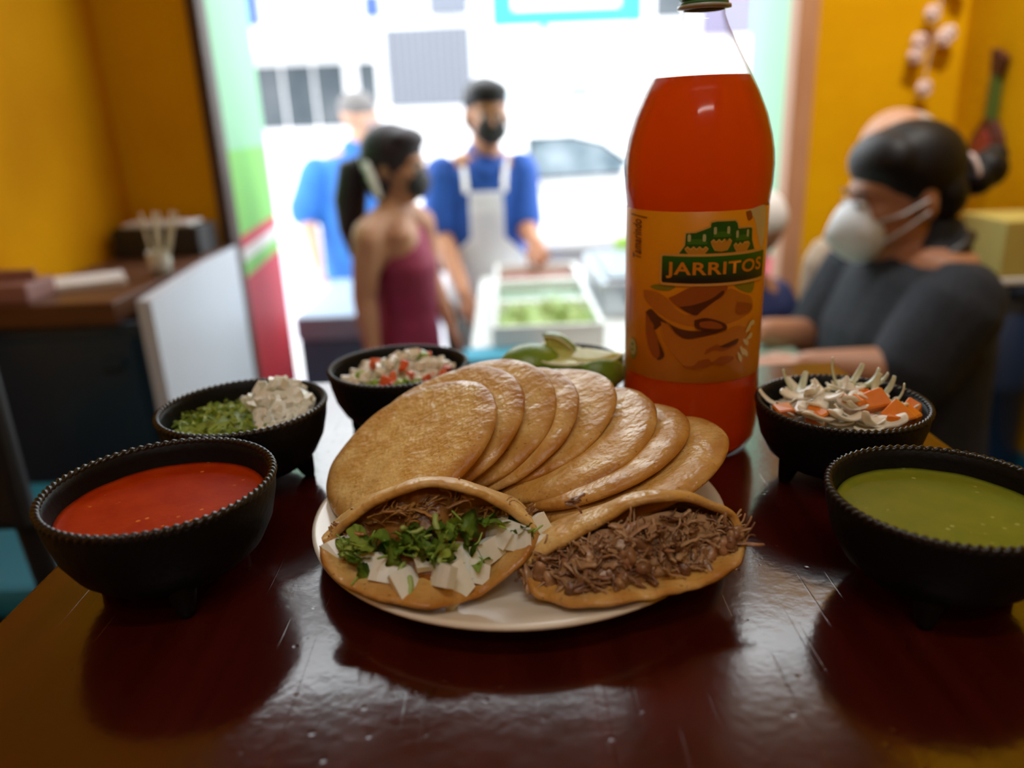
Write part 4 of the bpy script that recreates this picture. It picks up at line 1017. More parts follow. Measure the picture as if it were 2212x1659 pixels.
# ================================================================ left counter and things on it
M_CAB = mat('dark_cabinet', (0.014, 0.034, 0.062), 0.35, col2=(0.02, 0.046, 0.08), scale=6); M_CTOP = mat('brown_counter_top', (0.13, 0.055, 0.025), 0.4, col2=(0.10, 0.04, 0.02), scale=14, stretch=(1, 6, 6)); M_CABW = mat('white_cabinet_side', (0.68, 0.76, 0.88), 0.4, col2=(0.66, 0.73, 0.84), scale=5)
t = thing('counter_cabinet', 'dark counter cabinet with a brown top and white side panel', 'cabinet', (-0.80, 1.675, 0))
box('body', (-0.148, -0.32, 0.0), (0.090, 0.322, 0.915), M_CAB, t, 0.004); box('front_panel', (0.0905, -0.32, 0.0), (0.136, -0.30, 0.915), M_CAB, t)
bm = bmesh.new(); vs = bm_box(bm, (0.137, -0.325, 0.02), (0.163, 0.322, 0.957))
for v in vs:
    if v.co.y > 0: v.co.x -= 0.060
from_bm('white_side_panel', bm, M_CABW, t, False).location = (0, 0, 0)
box('counter_top', (-0.148, -0.33, 0.916), (0.098, 0.322, 0.958), M_CTOP, t, 0.004)
for z0, z1 in ((0.06, 0.46), (0.50, 0.89)):
    d_ = box('door_panel', (-0.135, -0.333, z0), (0.12, -0.3205, z1), M_CAB, t, 0.004); box('handle', (0.06, -0.345, z1 - 0.05), (0.10, -0.3335, z1 - 0.035), M_CAB, d_, 0.002)
M_TEALS = mat('teal_plastic', (0.02, 0.20, 0.30), 0.4)
M_BLK = mat('black_plastic', (0.012, 0.012, 0.014), 0.45)
t = thing('napkin_box', 'black napkin box on the counter by the wall', 'box', (-0.80, 1.90, 0.958)); box('box_body', (-0.13, -0.06, 0), (0.075, 0.06, 0.07), M_BLK, t, 0.006); box('napkin_stack', (-0.11, -0.045, 0.0705), (0.05, 0.045, 0.078), M_WHITES, t, 0.002)
M_PAPER = mat('white_paper', (0.75, 0.77, 0.80), 0.6)
o = box('folded_menu', (-0.09, -0.07, 0), (0.05, 0.05, 0.012), M_PAPER, None, 0.003); o.location = (-0.83, 1.55, 0.958); o.rotation_euler = (0, 0, 0.5); tag(o, 'folded white menu lying on the brown counter', 'menu')
t = thing('straw_holder', 'cream straws leaning in a short clear cup on the counter', 'holder', (-0.72, 1.60, 0.958))
lathe('cup', [(0, 0.002), (0.020, 0.002), (0.024, 0.05), (0.022, 0.05), (0.018, 0.004), (0, 0.004)], mat('frosted_cup', (0.55, 0.56, 0.5), 0.4), t, 24)
for k in range(5): sweep('straw', [(0.006 * (k - 2) * .8, 0.004 * (k % 2), 0.006), (0.018 * (k - 1.2), 0.02 * (k % 2), 0.125)], [0.0032, 0.0032], mat('cream_straw', (0.62, 0.58, 0.42), 0.5), t, 8)
t = thing('pink_caddy', 'dusty pink table caddy at the near end of the counter', 'caddy', (-0.905, 1.40, 0.958)); box('tray', (-0.035, -0.045, 0), (0.05, 0.05, 0.035), mat('dusty_pink', (0.30, 0.15, 0.14), 0.5), t, 0.006)
box('divider', (-0.03, -0.003, 0.036), (0.045, 0.003, 0.055), mat('dusty_pink', (0.30, 0.15, 0.14), 0.5), t, 0.001)

# black chair at the left
t = thing('dining_chair', 'black bar chair with a teal seat beside the cabinet, back toward the dark red table', 'chair', (-0.755, 1.0, 0), pi / 2)
box('seat', (-0.16, -0.19, 0.655), (0.165, 0.19, 0.70), M_TEALS, t, 0.015)
for y in (-0.16, 0.16):
    sweep('back_post', [(-0.15, y, 0.0), (-0.15, y, 0.68), (-0.19, y, 1.04)], [0.016, 0.016, 0.014], M_BLK, t, 10); sweep('leg', [(0.15, y, 0.0), (0.145, y, 0.66)], [0.015, 0.015], M_BLK, t, 10)
box('backrest', (-0.195, -0.18, 0.80), (-0.165, 0.18, 1.06), M_BLK, t, 0.012)
ball('cap_stud', (-0.200, -0.12, 0.90), (0.008, 0.016, 0.016), M_WHITES, t, 2)

# ================================================================ right-hand side things
t = thing('plastic_barrel', 'dark blue plastic barrel beside the right wall', 'barrel', (1.03, 1.58, 0)); t.scale = (0.72, 0.72, 1.07)
M_BARR = mat('navy_plastic', (0.008, 0.028, 0.075), 0.3)
lathe('barrel_body', [(0, 0), (0.105, 0), (0.112, 0.03), (0.114, 0.30), (0.118, 0.31), (0.118, 0.34), (0.114, 0.35), (0.115, 0.60), (0.118, 0.61), (0.118, 0.64), (0.113, 0.65), (0.112, 0.80), (0, 0.80)], M_BARR, t, 40)
lathe('lid', [(0.113, 0.801), (0.119, 0.803), (0.119, 0.825), (0.11, 0.83), (0, 0.83)], M_BARR, t, 40)
t = thing('cream_carton', 'cream carton with a white base standing on the blue barrel', 'carton', (1.03, 1.58, 0.889)); box('box_body', (-0.055, -0.08, 0.0125), (0.075, 0.08, 0.125), mat('cream_card', (0.50, 0.40, 0.10), 0.6), t, 0.003); box('base_tray', (-0.06, -0.085, 0), (0.08, 0.085, 0.012), M_WHITES, t, 0.003)

# toy guitar on the right wall (flat back on the wall)
t = thing('toy_guitar', 'small painted toy guitar hung on the yellow wall', 'guitar', (XR, 1.83, 1.085))
M_GB = mat('guitar_dark', (0.06, 0.012, 0.010), 0.4); M_GR = mat('guitar_red', (0.28, 0.03, 0.03), 0.4); M_GG = mat('guitar_green', (0.07, 0.13, 0.02), 0.5)
def plate_x(name, pts, x0, x1, m, parent):
    bm = bmesh.new(); A = [bm.verts.new((x0, y, z)) for y, z in pts]; B = [bm.verts.new((x1, y, z)) for y, z in pts]
    bm.faces.new(A); bm.faces.new(B[::-1])
    for k in range(len(pts)): bm.faces.new((A[k], A[(k + 1) % len(pts)], B[(k + 1) % len(pts)], B[k]))
    return from_bm(name, bm, m, parent, False)
def gshape(sc): return [(sc * (0.052 + 0.012 * cos(2 * a) - (0.012 * math.exp(-((a - pi / 2) ** 2) * 0.0))) * cos(a) * (1 - 0.22 * (sin(a) > 0) * sin(a)), 0.058 + sc * 0.058 * sin(a)) for a in [2 * pi * k / 32 for k in range(32)]]
plate_x('body', gshape(1), -0.022, -0.001, M_GB, t); plate_x('body_face', gshape(0.62), -0.026, -0.0225, M_GR, t)
plate_x('neck', [(-0.012, 0.11), (0.012, 0.11), (0.011, 0.205), (-0.011, 0.205)], -0.02, -0.003, M_GG, t); plate_x('head', [(-0.016, 0.206), (0.016, 0.206), (0.024, 0.262), (-0.006, 0.25), (-0.024, 0.238)], -0.018, -0.003, M_GB, t)
# paper flower garland on the front wall
t = thing('paper_garland', 'hanging string of pale pink paper flowers by the corner', 'garland', (1.045, YF, 1.26))
M_PINK = mat('pale_pink_paper', (0.62, 0.42, 0.40), 0.7, col2=(0.72, 0.60, 0.56), scale=40)
sweep('string', [(-0.02, -0.012, 0.0), (0.0, -0.012, 0.2), (0.015, -0.012, 0.45)], [0.002] * 3, M_PINK, t, 6)
for k, (x, z) in enumerate(((-0.02, 0.01), (-0.05, 0.085), (-0.045, 0.115), (0.012, 0.12), (0.022, 0.13), (-0.022, 0.175), (0.036, 0.235), (0.02, 0.26), (-0.01, 0.31), (0.03, 0.36))):
    bm = bmesh.new()
    for j in range(6):
        a = j * pi / 3; bm_ball(bm, (x + 0.011 * cos(a), -0.020 - 0.004 * (j % 2), z + 0.011 * sin(a)), (0.010, 0.006, 0.010), 2)
    bm_ball(bm, (x, -0.026, z), 0.006, 2); from_bm('paper_flower', bm, M_PINK, t)

# work table in front of the seated woman
t = thing('work_table', 'low work table with a pale green top by the seated woman', 'table', (0.50, 1.50, 0))
box('table_top', (-0.20, -0.26, 0.735), (0.09, 0.26, 0.765), mat('pale_green_top', (0.36, 0.58, 0.46), 0.4), t, 0.004)
for x in (-0.17, 0.06):
    for y in (-0.22, 0.22): box('leg', (x - 0.015, y - 0.015, 0), (x + 0.015, y + 0.015, 0.734), M_FIX, t, 0.002)

# ================================================================ food stand in the opening
M_STEEL = mat('brushed_steel', (0.55, 0.58, 0.62), 0.28, metal=0.85, col2=(0.45, 0.48, 0.52), scale=8); M_TRAYW = mat('white_enamel', (0.78, 0.82, 0.82), 0.3)
t = thing('food_stand', 'steel food stand in the street opening', 'stand', (0.20, 2.40, ST))
h = 0.70 - ST
box('stand_top', (-0.30, -0.66, h - 0.03), (0.36, 0.38, h), M_TRAYW, t, 0.004); box('front_panel', (-0.28, -0.645, 0.25), (0.34, -0.63, h - 0.031), M_STEEL, t); box('side_panel', (-0.29, -0.62, 0.25), (-0.275, 0.36, h - 0.031), M_STEEL, t); box('side_panel', (0.335, -0.62, 0.25), (0.35, 0.36, h - 0.031), M_STEEL, t)
for x in (-0.27, 0.32):
    for y in (-0.6, 0.33): box('leg', (x - 0.018, y - 0.018, 0), (x + 0.018, y + 0.018, 0.249), M_STEEL, t, 0.002)
def food_pan(y, label, fill_m, fill_name, fill_label, fcat, hgt, leafy=False):
    t = thing('food_pan', label, 'pan', (0.095, y, 0.70))
    hx, hy = 0.125, 0.128
    box('pan_floor', (-hx, -hy, 0.001), (hx, hy, 0.006), M_TRAYW, t)
    for a, b in (((-hx - .012, -hy - .012), (-hx, hy + .012)), ((hx, -hy - .012), (hx + .012, hy + .012)), ((-hx, -hy - .012), (hx, -hy)), ((-hx, hy), (hx, hy + .012))): box('pan_side', (a[0], a[1], 0.001), (b[0], b[1], 0.062), M_TRAYW, t, 0.002)
    bm = bmesh.new(); n = 22; rows = []
    for j in range(n):
        rows.append([Vector(((i / (n - 1) * 2 - 1) * (hx - .002), (j / (n - 1) * 2 - 1) * (hy - .002), 0.03 + hgt * (0.5 + nz((i * .5, j * .5, y), .8)) * sin(pi * i / (n - 1)) ** .5 * sin(pi * j / (n - 1)) ** .5)) for i in range(n)])
    ngrid(bm, rows); r = bmesh.ops.extrude_face_region(bm, geom=bm.faces[:])
    for g in r['geom']:
        if isinstance(g, bmesh.types.BMVert): g.co.z = 0.0065
    o = from_bm(fill_name, bm, fill_m); o.location = (0.095, y, 0.70); tag(o, fill_label, fcat, None, 'stuff')
food_pan(1.95, 'white food pan with leafy greens on the stand', mat('lettuce', (0.20, 0.34, 0.05), 0.6, col2=(0.42, 0.55, 0.22), scale=25), 'leafy_greens', 'loose leafy greens in the white pan', 'greens', 0.07)
food_pan(2.24, 'white food pan with dull green filling on the stand', mat('dull_green_food', (0.14, 0.24, 0.15), 0.5, col2=(0.22, 0.34, 0.24), scale=18), 'green_filling', 'dull green filling in the middle pan', 'food', 0.015)
food_pan(2.53, 'white food pan with dark red filling on the stand', mat('dark_red_food', (0.22, 0.045, 0.035), 0.5, col2=(0.28, 0.10, 0.06), scale=18), 'red_filling', 'dark red filling in the far pan', 'food', 0.015)
t = thing('griddle', 'grey steel griddle box beside the food pans', 'griddle', (0.40, 2.36, 0.70)); box('griddle_body', (-0.14, -0.26, 0.001), (0.14, 0.26, 0.10), M_STEEL, t, 0.006); box('griddle_plate', (-0.12, -0.24, 0.101), (0.12, 0.24, 0.112), mat('griddle_dark_steel', (0.20, 0.22, 0.25), 0.3, metal=0.8), t, 0.003)
for x in (-0.06, 0.06): o = lathe('knob', [(0, 0), (0.016, 0), (0.014, 0.02), (0, 0.02)], M_BLK, t, 16); o.location = (x, -0.261, 0.05); o.rotation_euler = (pi / 2, 0, 0)
o = box('blue_cloth', (-0.09, -0.05, 0), (0.09, 0.05, 0.012), mat('blue_cloth', (0.05, 0.32, 0.48), 0.8), None, 0.004); o.location = (-0.02, 1.77, 0.7005); o.rotation_euler = (0, 0, 0.15); tag(o, 'folded light blue cloth at the edge of the food stand', 'cloth')
t = thing('ice_chest', 'blue ice chest with a pale lid on the street by the red wall', 'cooler', (-0.60, 2.96, ST)); box('chest_body', (-0.145, -0.34, 0), (0.30, 0.34, 0.83), mat('chest_blue', (0.05, 0.11, 0.18), 0.5), t, 0.01); box('lid', (-0.15, -0.345, 0.831), (0.305, 0.345, 0.915), mat('chest_lid_pale', (0.22, 0.30, 0.40), 0.5), t, 0.01); box('handle', (0.02, -0.36, 0.70), (0.14, -0.341, 0.73), M_WHITES, t, 0.004)
o = lathe('lime_bucket', [(0, 0), (0.05, 0), (0.065, 0.13), (0.06, 0.13), (0.048, 0.006), (0, 0.006)], mat('lime_plastic', (0.30, 0.55, 0.05), 0.5), None, 28); o.location = (0.44, 2.695, 0.70); tag(o, 'lime green plastic tub behind the griddle', 'tub')

# ================================================================ people
SKIN = mat('skin_tan', (0.36, 0.16, 0.085), 0.5, col2=(0.40, 0.19, 0.10), scale=12, sss=0.1); SKIN2 = mat('skin_warm', (0.40, 0.17, 0.085), 0.5, col2=(0.44, 0.20, 0.10), scale=12, sss=0.1); SKIN3 = mat('skin_light', (0.48, 0.26, 0.17), 0.5, col2=(0.52, 0.3, 0.2), scale=12)
HAIR = mat('black_hair', (0.006, 0.005, 0.006), 0.5, bump=0.3, bscale=120, spec=0.25); HAIRB = mat('dark_brown_hair', (0.018, 0.010, 0.015), 0.5, bump=0.3, bscale=120, spec=0.25); HAIRG = mat('grey_hair', (0.14, 0.13, 0.13), 0.6)
BLACKM = mat('black_mask', (0.012, 0.012, 0.014), 0.7); WHITEM = mat('white_mask', (0.66, 0.72, 0.78), 0.7); EYEW = mat('eye_white', (0.6, 0.58, 0.55), 0.3); EYED = mat('eye_dark', (0.02, 0.012, 0.01), 0.2)

def head_volume(bm, M_, neck=None):
    """head facing local -Y, centre at skull middle, chin about 0.115 below"""
    def add(c, r, rot=None): bm_ball(bm, (0, 0, 0), r, 3, M_ @ Matrix.Translation(c) @ (rot or Matrix.Identity(4)))
    add((0, 0.012, 0.028), (0.073, 0.090, 0.082))          # skull
    add((0, -0.020, -0.030), (0.060, 0.066, 0.075))        # face
    add((0, -0.038, -0.082), (0.036, 0.040, 0.030))        # chin and jaw
    add((0, -0.052, 0.020), (0.052, 0.034, 0.030))         # brow
    add((0, -0.088, -0.022), (0.011, 0.018, 0.016))        # nose tip
    add((0, -0.078, -0.002), (0.008, 0.016, 0.028))        # nose bridge
    add((0, -0.076, -0.058), (0.022, 0.014, 0.010))        # lips
    for s_ in (-1, 1):
        add((s_ * 0.034, -0.062, -0.022), (0.022, 0.020, 0.020))     # cheeks
        add((s_ * 0.074, 0.012, -0.012), (0.008, 0.018, 0.030))      # ears
def face_bits(M_, parent):
    for s_ in (-1, 1):
        bm = bmesh.new(); bm_ball(bm, (0, 0, 0), (0.0135, 0.008, 0.0075), 2, M_ @ Matrix.Translation((s_ * 0.030, -0.0815, 0.002))); e_ = from_bm('eye', bm, EYEW, parent)
        bm = bmesh.new(); bm_ball(bm, (0, 0, 0), (0.006, 0.004, 0.006), 2, M_ @ Matrix.Translation((s_ * 0.030, -0.0885, 0.002))); from_bm('iris', bm, EYED, e_)
        bm = bmesh.new(); bm_sweep(bm, [M_ @ Vector((s_ * 0.014, -0.0865, 0.020)), M_ @ Vector((s_ * 0.031, -0.0865, 0.025)), M_ @ Vector((s_ * 0.047, -0.076, 0.020))], [0.003, 0.0035, 0.002], 6); from_bm('eyebrow', bm, HAIRB, parent)
def mask_part(M_, parent, m, r=(0.056, 0.030, 0.050), c=(0, -0.072, -0.046), point=0.0):
    bm = bmesh.new(); bm_ball(bm, (0, 0, 0), r, 4)
    for v in bm.verts:
        if point and v.co.y < 0: v.co.y *= 1 + point * max(0, 1 - abs(v.co.x) / (r[0] * .6)) * max(0, 1 - abs(v.co.z) / r[2])
    bmesh.ops.transform(bm, matrix=M_ @ Matrix.Translation(c), verts=bm.verts[:]); o = from_bm('face_mask', bm, m, parent)
    for s_ in (-1, 1):
        for dz in (-0.03, 0.022):
            bm = bmesh.new(); bm_sweep(bm, [M_ @ Vector((s_ * 0.050, -0.068, -0.046 + dz * .8)), M_ @ Vector((s_ * 0.074, -0.03, -0.03 + dz * .5)), M_ @ Vector((s_ * 0.083, 0.006, -0.012 + dz * .4))], [0.0022] * 3, 6); from_bm('ear_loop', bm, m, o)
    return o
def hand(bm, wrist, d, palm_n, curl=0.5, L=0.085):
    """palm and five fingers from the wrist along d; palm faces palm_n"""
    d = Vector(d).normalized(); n = Vector(palm_n); n = (n - d * n.dot(d)).normalized(); s_ = d.cross(n); wv = Vector(wrist)
    bm_sweep(bm, [wv, wv + d * L * .5, wv + d * L * .95], [(0.024, 0.015), (0.036, 0.013), (0.034, 0.011)], 12, side=s_)
    for k, (o_, ln) in enumerate(((-0.027, .062), (-0.009, .074), (0.009, .078), (0.027, .066))):
        b_ = wv + d * L * .92 + s_ * o_
        dirs = [d, (d + n * curl).normalized(), (d + n * curl * 2.2).normalized()]; p1 = b_ + dirs[0] * ln * .42; p2 = p1 + dirs[1] * ln * .33; p3 = p2 + dirs[2] * ln * .25
        bm_sweep(bm, [b_, p1, p2, p3], [0.0092, 0.0088, 0.0080, 0.0068], 8)
    b_ = wv + d * L * .25 - s_ * 0.026; p1 = b_ + (d * .7 - s_ * .7 + n * .2).normalized() * .032; p2 = p1 + (d + n * .3 - s_ * .15).normalized() * .030
    bm_sweep(bm, [b_, p1, p2], [0.012, 0.0105, 0.008], 8)
def head_m(c, yaw, pitch=0.0, roll=0.0, s_=1.0):
    return Matrix.Translation(c) @ Matrix.Rotation(yaw, 4, 'Z') @ Matrix.Rotation(pitch, 4, 'X') @ Matrix.Rotation(roll, 4, 'Y') @ Matrix.Scale(s_, 4)
def legs_and_shoes(t, hips, g, m, sh_m, facing, knee=None):
    bm = bmesh.new(); f = Vector(facing)
    c_ = sum((Vector(h_) for h_ in hips), Vector()) / 2
    bm_sweep(bm, [Vector(hips[0]) + Vector((0, 0, .02)), Vector(hips[1]) + Vector((0, 0, .02))], [0.105, 0.105], 14)
    for i, h_ in enumerate(hips):
        h_ = Vector(h_); k_ = Vector(knee[i]) if knee else Vector((h_.x, h_.y, (h_.z + g) / 2)) + f * 0.02; a_ = Vector((k_.x, k_.y, g + 0.09)) - (f * 0.02 if not knee else Vector())
        bm_sweep(bm, [h_, h_.lerp(k_, .5), k_, k_.lerp(a_, .4), a_], [0.092, 0.080, 0.060, 0.058, 0.046], 14)
        s2 = bmesh.new(); bm_sweep(s2, [a_ + Vector((0, 0, -0.055)) - f * 0.05, a_ + Vector((0, 0, -0.045)), a_ + Vector((0, 0, -0.06)) + f * .13], [(0.036, 0.034), (0.042, 0.045), (0.038, 0.026)], 12, side=f.cross(Vector((0, 0, 1)))); from_bm('shoe', s2, sh_m, t)
    fuse('trousers', bm, m, t, 0.011, 5)

M_JEAN = mat('blue_jeans', (0.04, 0.07, 0.15), 0.8, col2=(0.06, 0.10, 0.20), scale=60); M_DKTR = mat('dark_trousers', (0.03, 0.03, 0.04), 0.8); M_SHOE = mat('dark_shoes', (0.02, 0.02, 0.02), 0.6); M_GREYT = mat('grey_trousers', (0.30, 0.30, 0.33), 0.8)
M_BLUES = mat('blue_polo', (0.006, 0.06, 0.34), 0.75, col2=(0.01, 0.09, 0.46), scale=9); M_BLUES2 = mat('bright_blue_shirt', (0.012, 0.11, 0.42), 0.75, col2=(0.02, 0.16, 0.5), scale=7); M_MAROON = mat('maroon_top', (0.16, 0.006, 0.030), 0.75, col2=(0.22, 0.008, 0.05), scale=14); M_APRON = mat('white_apron', (0.95, 0.95, 0.95), 0.8, col2=(0.88, 0.87, 0.88), scale=14)
M_TEE = mat('speckled_navy_tee', (0.006, 0.009, 0.016), 0.85, col2=(0.019, 0.026, 0.040), scale=150, detail=2)
M_NAVY = mat('navy_shirt', (0.006, 0.014, 0.075), 0.75); M_BEIGE = mat('beige_shirt', (0.36, 0.28, 0.2), 0.8)

# ---- man with the apron
t = thing('person', 'man in a blue polo, white apron and black mask', 'person', (-0.08, 2.92, ST))
T = lambda *p: Vector(p) - Vector((-0.08, 2.92, ST))
hm = head_m(T(-0.052, 2.90, 1.258), radians(14), radians(6))
bm = bmesh.new(); head_volume(bm, hm)
bm_sweep(bm, [T(-0.058, 2.925, 1.20), T(-0.066, 2.93, 1.09)], [0.052, 0.060], 14)
bm_sweep(bm, [T(-0.075, 2.94, 1.06), T(-0.08, 2.94, 0.85), T(-0.08, 2.93, 0.58)], [(0.15, 0.09), (0.14, 0.10), (0.14, 0.10)], 18, side=(1, 0.15, 0))
L1 = [T(-0.225, 2.90, 1.06), T(-0.245, 2.88, 0.86), T(-0.155, 2.68, 0.66)]; L2 = [T(0.062, 2.95, 1.06), T(0.075, 2.90, 0.86), T(0.098, 2.72, 0.83)]
for A, hd in ((L1, (0.35, -0.55, -0.8)), (L2, (0.1, -0.9, -0.25))):
    bm_sweep(bm, [A[0], A[0].lerp(A[1], .5), A[1], A[1].lerp(A[2], .35), A[2]], [0.052, 0.046, 0.040, 0.039, 0.026], 14); hand(bm, A[2], hd, (0.6, 0.2, -0.6), .45)
fuse('body', bm, SKIN2, t, 0.0065, 4); face_bits(hm, t)
bm = bmesh.new()
bm_sweep(bm, [T(-0.07, 2.94, 1.105), T(-0.075, 2.94, 1.05), T(-0.08, 2.94, 0.86), T(-0.08, 2.94, 0.56)], [(0.085, 0.075), (0.160, 0.105), (0.155, 0.118), (0.158, 0.120)], 20, side=(1, 0.15, 0))
for A in (L1, L2): bm_sweep(bm, [A[0], A[0].lerp(A[1], .5), A[0].lerp(A[1], .92)], [0.068, 0.066, 0.066], 14)
fuse('polo_shirt', bm, M_BLUES, t, 0.008, 5)
bm = bmesh.new(); bm_sweep(bm, [T(-0.125, 2.90, 1.105), T(-0.10, 2.855, 1.09), T(-0.055, 2.835, 1.055), T(-0.02, 2.86, 1.09), T(0.0, 2.91, 1.105)], [0.016, 0.018, 0.015, 0.018, 0.016], 8); from_bm('collar', bm, M_BLUES, t)
bm = bmesh.new(); rows = []
for i in range(26):
    z = 1.0 - i * 0.032; hw = 0.36 if z > 0.84 else min(1.25, 0.36 + (0.84 - z) * 7); row = []
    for j in range(17):
        a = (j / 16 * 2 - 1) * hw; rr = 1 + 0.02 * sin(j * 2.1 + i * .1) * (z < 0.8)
        row.append(T(-0.078 + 0.174 * sin(a) * rr + 0.012, 2.935 - 0.140 * cos(a) * rr + (0.02 if z > .95 else 0), z))
    rows.append(row)
ngrid(bm, rows); bmesh.ops.solidify(bm, geom=bm.faces[:], thickness=0.004); ap = from_bm('apron', bm, M_APRON, t)
for s_, x in ((-1, -0.135), (1, 0.0)): bm = bmesh.new(); bm_sweep(bm, [T(x, 2.80, 1.0), T(x + s_ * .004, 2.83, 1.06), T(x + .01 * s_, 2.92, 1.115)], [(0.010, 0.004)] * 3, 8, side=(1, 0, 0)); from_bm('apron_strap', bm, M_APRON, ap)
bm = bmesh.new(); bm_ball(bm, (0, 0, 0), (0.081, 0.092, 0.078), 4, hm @ Matrix.Translation((0, 0.020, 0.050))); bm_ball(bm, (0, 0, 0), (0.074, 0.07, 0.045), 3, hm @ Matrix.Translation((0, -0.026, 0.078))); bm_ball(bm, (0, 0, 0), (0.076, 0.05, 0.07), 3, hm @ Matrix.Translation((0, 0.055, -0.01)))
fuse('hair', bm, HAIR, t, 0.006, 3); mask_part(hm, t, BLACKM)
legs_and_shoes(t, [T(-0.17, 2.93, 0.52), T(0.01, 2.93, 0.52)], 0.0, M_DKTR, M_SHOE, (0.1, -1, 0))

# ---- girl with the ponytail
t = thing('person', 'girl with a ponytail in a maroon tank top and black mask', 'person', (-0.34, 2.40, ST)); T = lambda *p: Vector(p) - Vector((-0.34, 2.40, ST))
hm = head_m(T(-0.318, 2.40, 1.118), radians(72), radians(4), 0, 0.96)
bm = bmesh.new(); head_volume(bm, hm); bm_sweep(bm, [T(-0.335, 2.41, 1.06), T(-0.350, 2.41, 0.95)], [0.047, 0.054], 14)
bm_sweep(bm, [T(-0.405, 2.285, 0.930), T(-0.365, 2.35, 0.968), T(-0.345, 2.41, 0.99), T(-0.305, 2.47, 0.965), T(-0.275, 2.535, 0.93)], [0.050, 0.046, 0.048, 0.046, 0.050], 14)
bm_ball(bm, T(-0.395, 2.34, 0.885), (0.060, 0.075, 0.085), 3)
bm_sweep(bm, [T(-0.345, 2.41, 0.925), T(-0.335, 2.41, 0.80), T(-0.33, 2.40, 0.68), T(-0.335, 2.40, 0.55)], [(0.135, 0.070), (0.130, 0.088), (0.112, 0.080), (0.135, 0.095)], 18, side=(-0.35, 1, 0))
A1 = [T(-0.405, 2.275, 0.925), T(-0.432, 2.265, 0.75), T(-0.415, 2.235, 0.58)]; A2 = [T(-0.275, 2.535, 0.93), T(-0.26, 2.56, 0.76), T(-0.20, 2.50, 0.60)]
for A in (A1, A2): bm_sweep(bm, [A[0], A[0].lerp(A[1], .5), A[1], A[1].lerp(A[2], .35), A[2]], [0.047, 0.043, 0.036, 0.034, 0.023], 14); hand(bm, A[2], A[2] - A[1], (1, 0, 0), .5, 0.075)
fuse('body', bm, SKIN, t, 0.0065, 4); face_bits(hm, t)
bm = bmesh.new(); bm_sweep(bm, [T(-0.330, 2.41, 0.875), T(-0.328, 2.41, 0.82), T(-0.328, 2.40, 0.68), T(-0.335, 2.40, 0.52)], [(0.128, 0.086), (0.146, 0.108), (0.126, 0.098), (0.150, 0.115)], 20, side=(-0.35, 1, 0))
for p_ in ([T(-0.37, 2.325, 0.86), T(-0.385, 2.33, 0.95), T(-0.33, 2.32, 0.955), T(-0.275, 2.33, 0.87)], [T(-0.34, 2.49, 0.86), T(-0.325, 2.49, 0.965), T(-0.29, 2.48, 0.96), T(-0.26, 2.46, 0.87)]): bm_sweep(bm, p_, [0.022, 0.020, 0.020, 0.024], 10)
fuse('tank_top', bm, M_MAROON, t, 0.007, 3)
bm = bmesh.new(); bm_ball(bm, (0, 0, 0), (0.090, 0.100, 0.088), 4, hm @ Matrix.Translation((0, 0.022, 0.044))); bm_ball(bm, (0, 0, 0), (0.078, 0.06, 0.04), 3, hm @ Matrix.Translation((0, -0.028, 0.082))); bm_ball(bm, (0, 0, 0), (0.088, 0.062, 0.085), 3, hm @ Matrix.Translation((0, 0.045, -0.030))); bm_ball(bm, (0, 0, 0), (0.084, 0.022, 0.055), 3, hm @ Matrix.Translation((0, -0.018, 0.02)))
fuse('hair', bm, HAIRB, t, 0.006, 3)
sweep('ponytail', [T(-0.405, 2.42, 1.13), T(-0.455, 2.43, 1.11), T(-0.475, 2.43, 1.02), T(-0.480, 2.43, 0.93), T(-0.488, 2.43, 0.86)], [0.032, 0.050, 0.052, 0.042, 0.012], HAIRB, t, 14); ball('hair_tie', T(-0.418, 2.42, 1.125), (0.018, 0.036, 0.036), M_WHITES, t, 3)
sweep('head_band', [T(-0.400, 2.34, 1.13), T(-0.385, 2.325, 1.09), T(-0.370, 2.325, 1.04)], [0.010, 0.012, 0.009], M_WHITES, t, 8)
mask_part(hm, t, BLACKM, (0.055, 0.034, 0.050)); legs_and_shoes(t, [T(-0.345, 2.33, 0.48), T(-0.325, 2.47, 0.48)], 0.0, M_JEAN, M_SHOE, (1, 0.3, 0))
o = box('paper_towel', (-0.03, -0.008, -0.05), (0.03, 0.008, 0.05), M_PAPER, None, 0.004); o.location = (-0.405, 2.215, 0.535); o.rotation_euler = (0, 0.3, 0.4); tag(o, 'crumpled white paper towel held in the hand of the girl', 'paper')

# ---- man in the bright blue shirt further out
t = thing('person', 'grey-haired man in a bright blue shirt further out on the street', 'person', (-0.72, 3.82, ST)); T = lambda *p: Vector(p) - Vector((-0.72, 3.82, ST))
hm = head_m(T(-0.655, 3.80, 1.27), radians(125), radians(8)); bm = bmesh.new(); head_volume(bm, hm); bm_sweep(bm, [T(-0.665, 3.80, 1.2), T(-0.69, 3.80, 1.10)], [0.052, 0.06], 12)
bm_sweep(bm, [T(-0.71, 3.8, 1.06), T(-0.72, 3.8, 0.6)], [(0.16, 0.1), (0.15, 0.11)], 16, side=(1, 0, 0))
A1 = [T(-0.885, 3.76, 1.04), T(-0.945, 3.72, 0.86), T(-0.885, 3.60, 0.62)]; A2 = [T(-0.55, 3.84, 1.05), T(-0.52, 3.80, 0.84), T(-0.50, 3.68, 0.66)]
for A in (A1, A2): bm_sweep(bm, [A[0], A[0].lerp(A[1], .5), A[1], A[1].lerp(A[2], .35), A[2]], [0.052, 0.046, 0.041, 0.040, 0.027], 12); hand(bm, A[2], A[2] - A[1], (1, 0, 0), .5)
fuse('body', bm, SKIN3, t, 0.0085, 4); face_bits(hm, t)
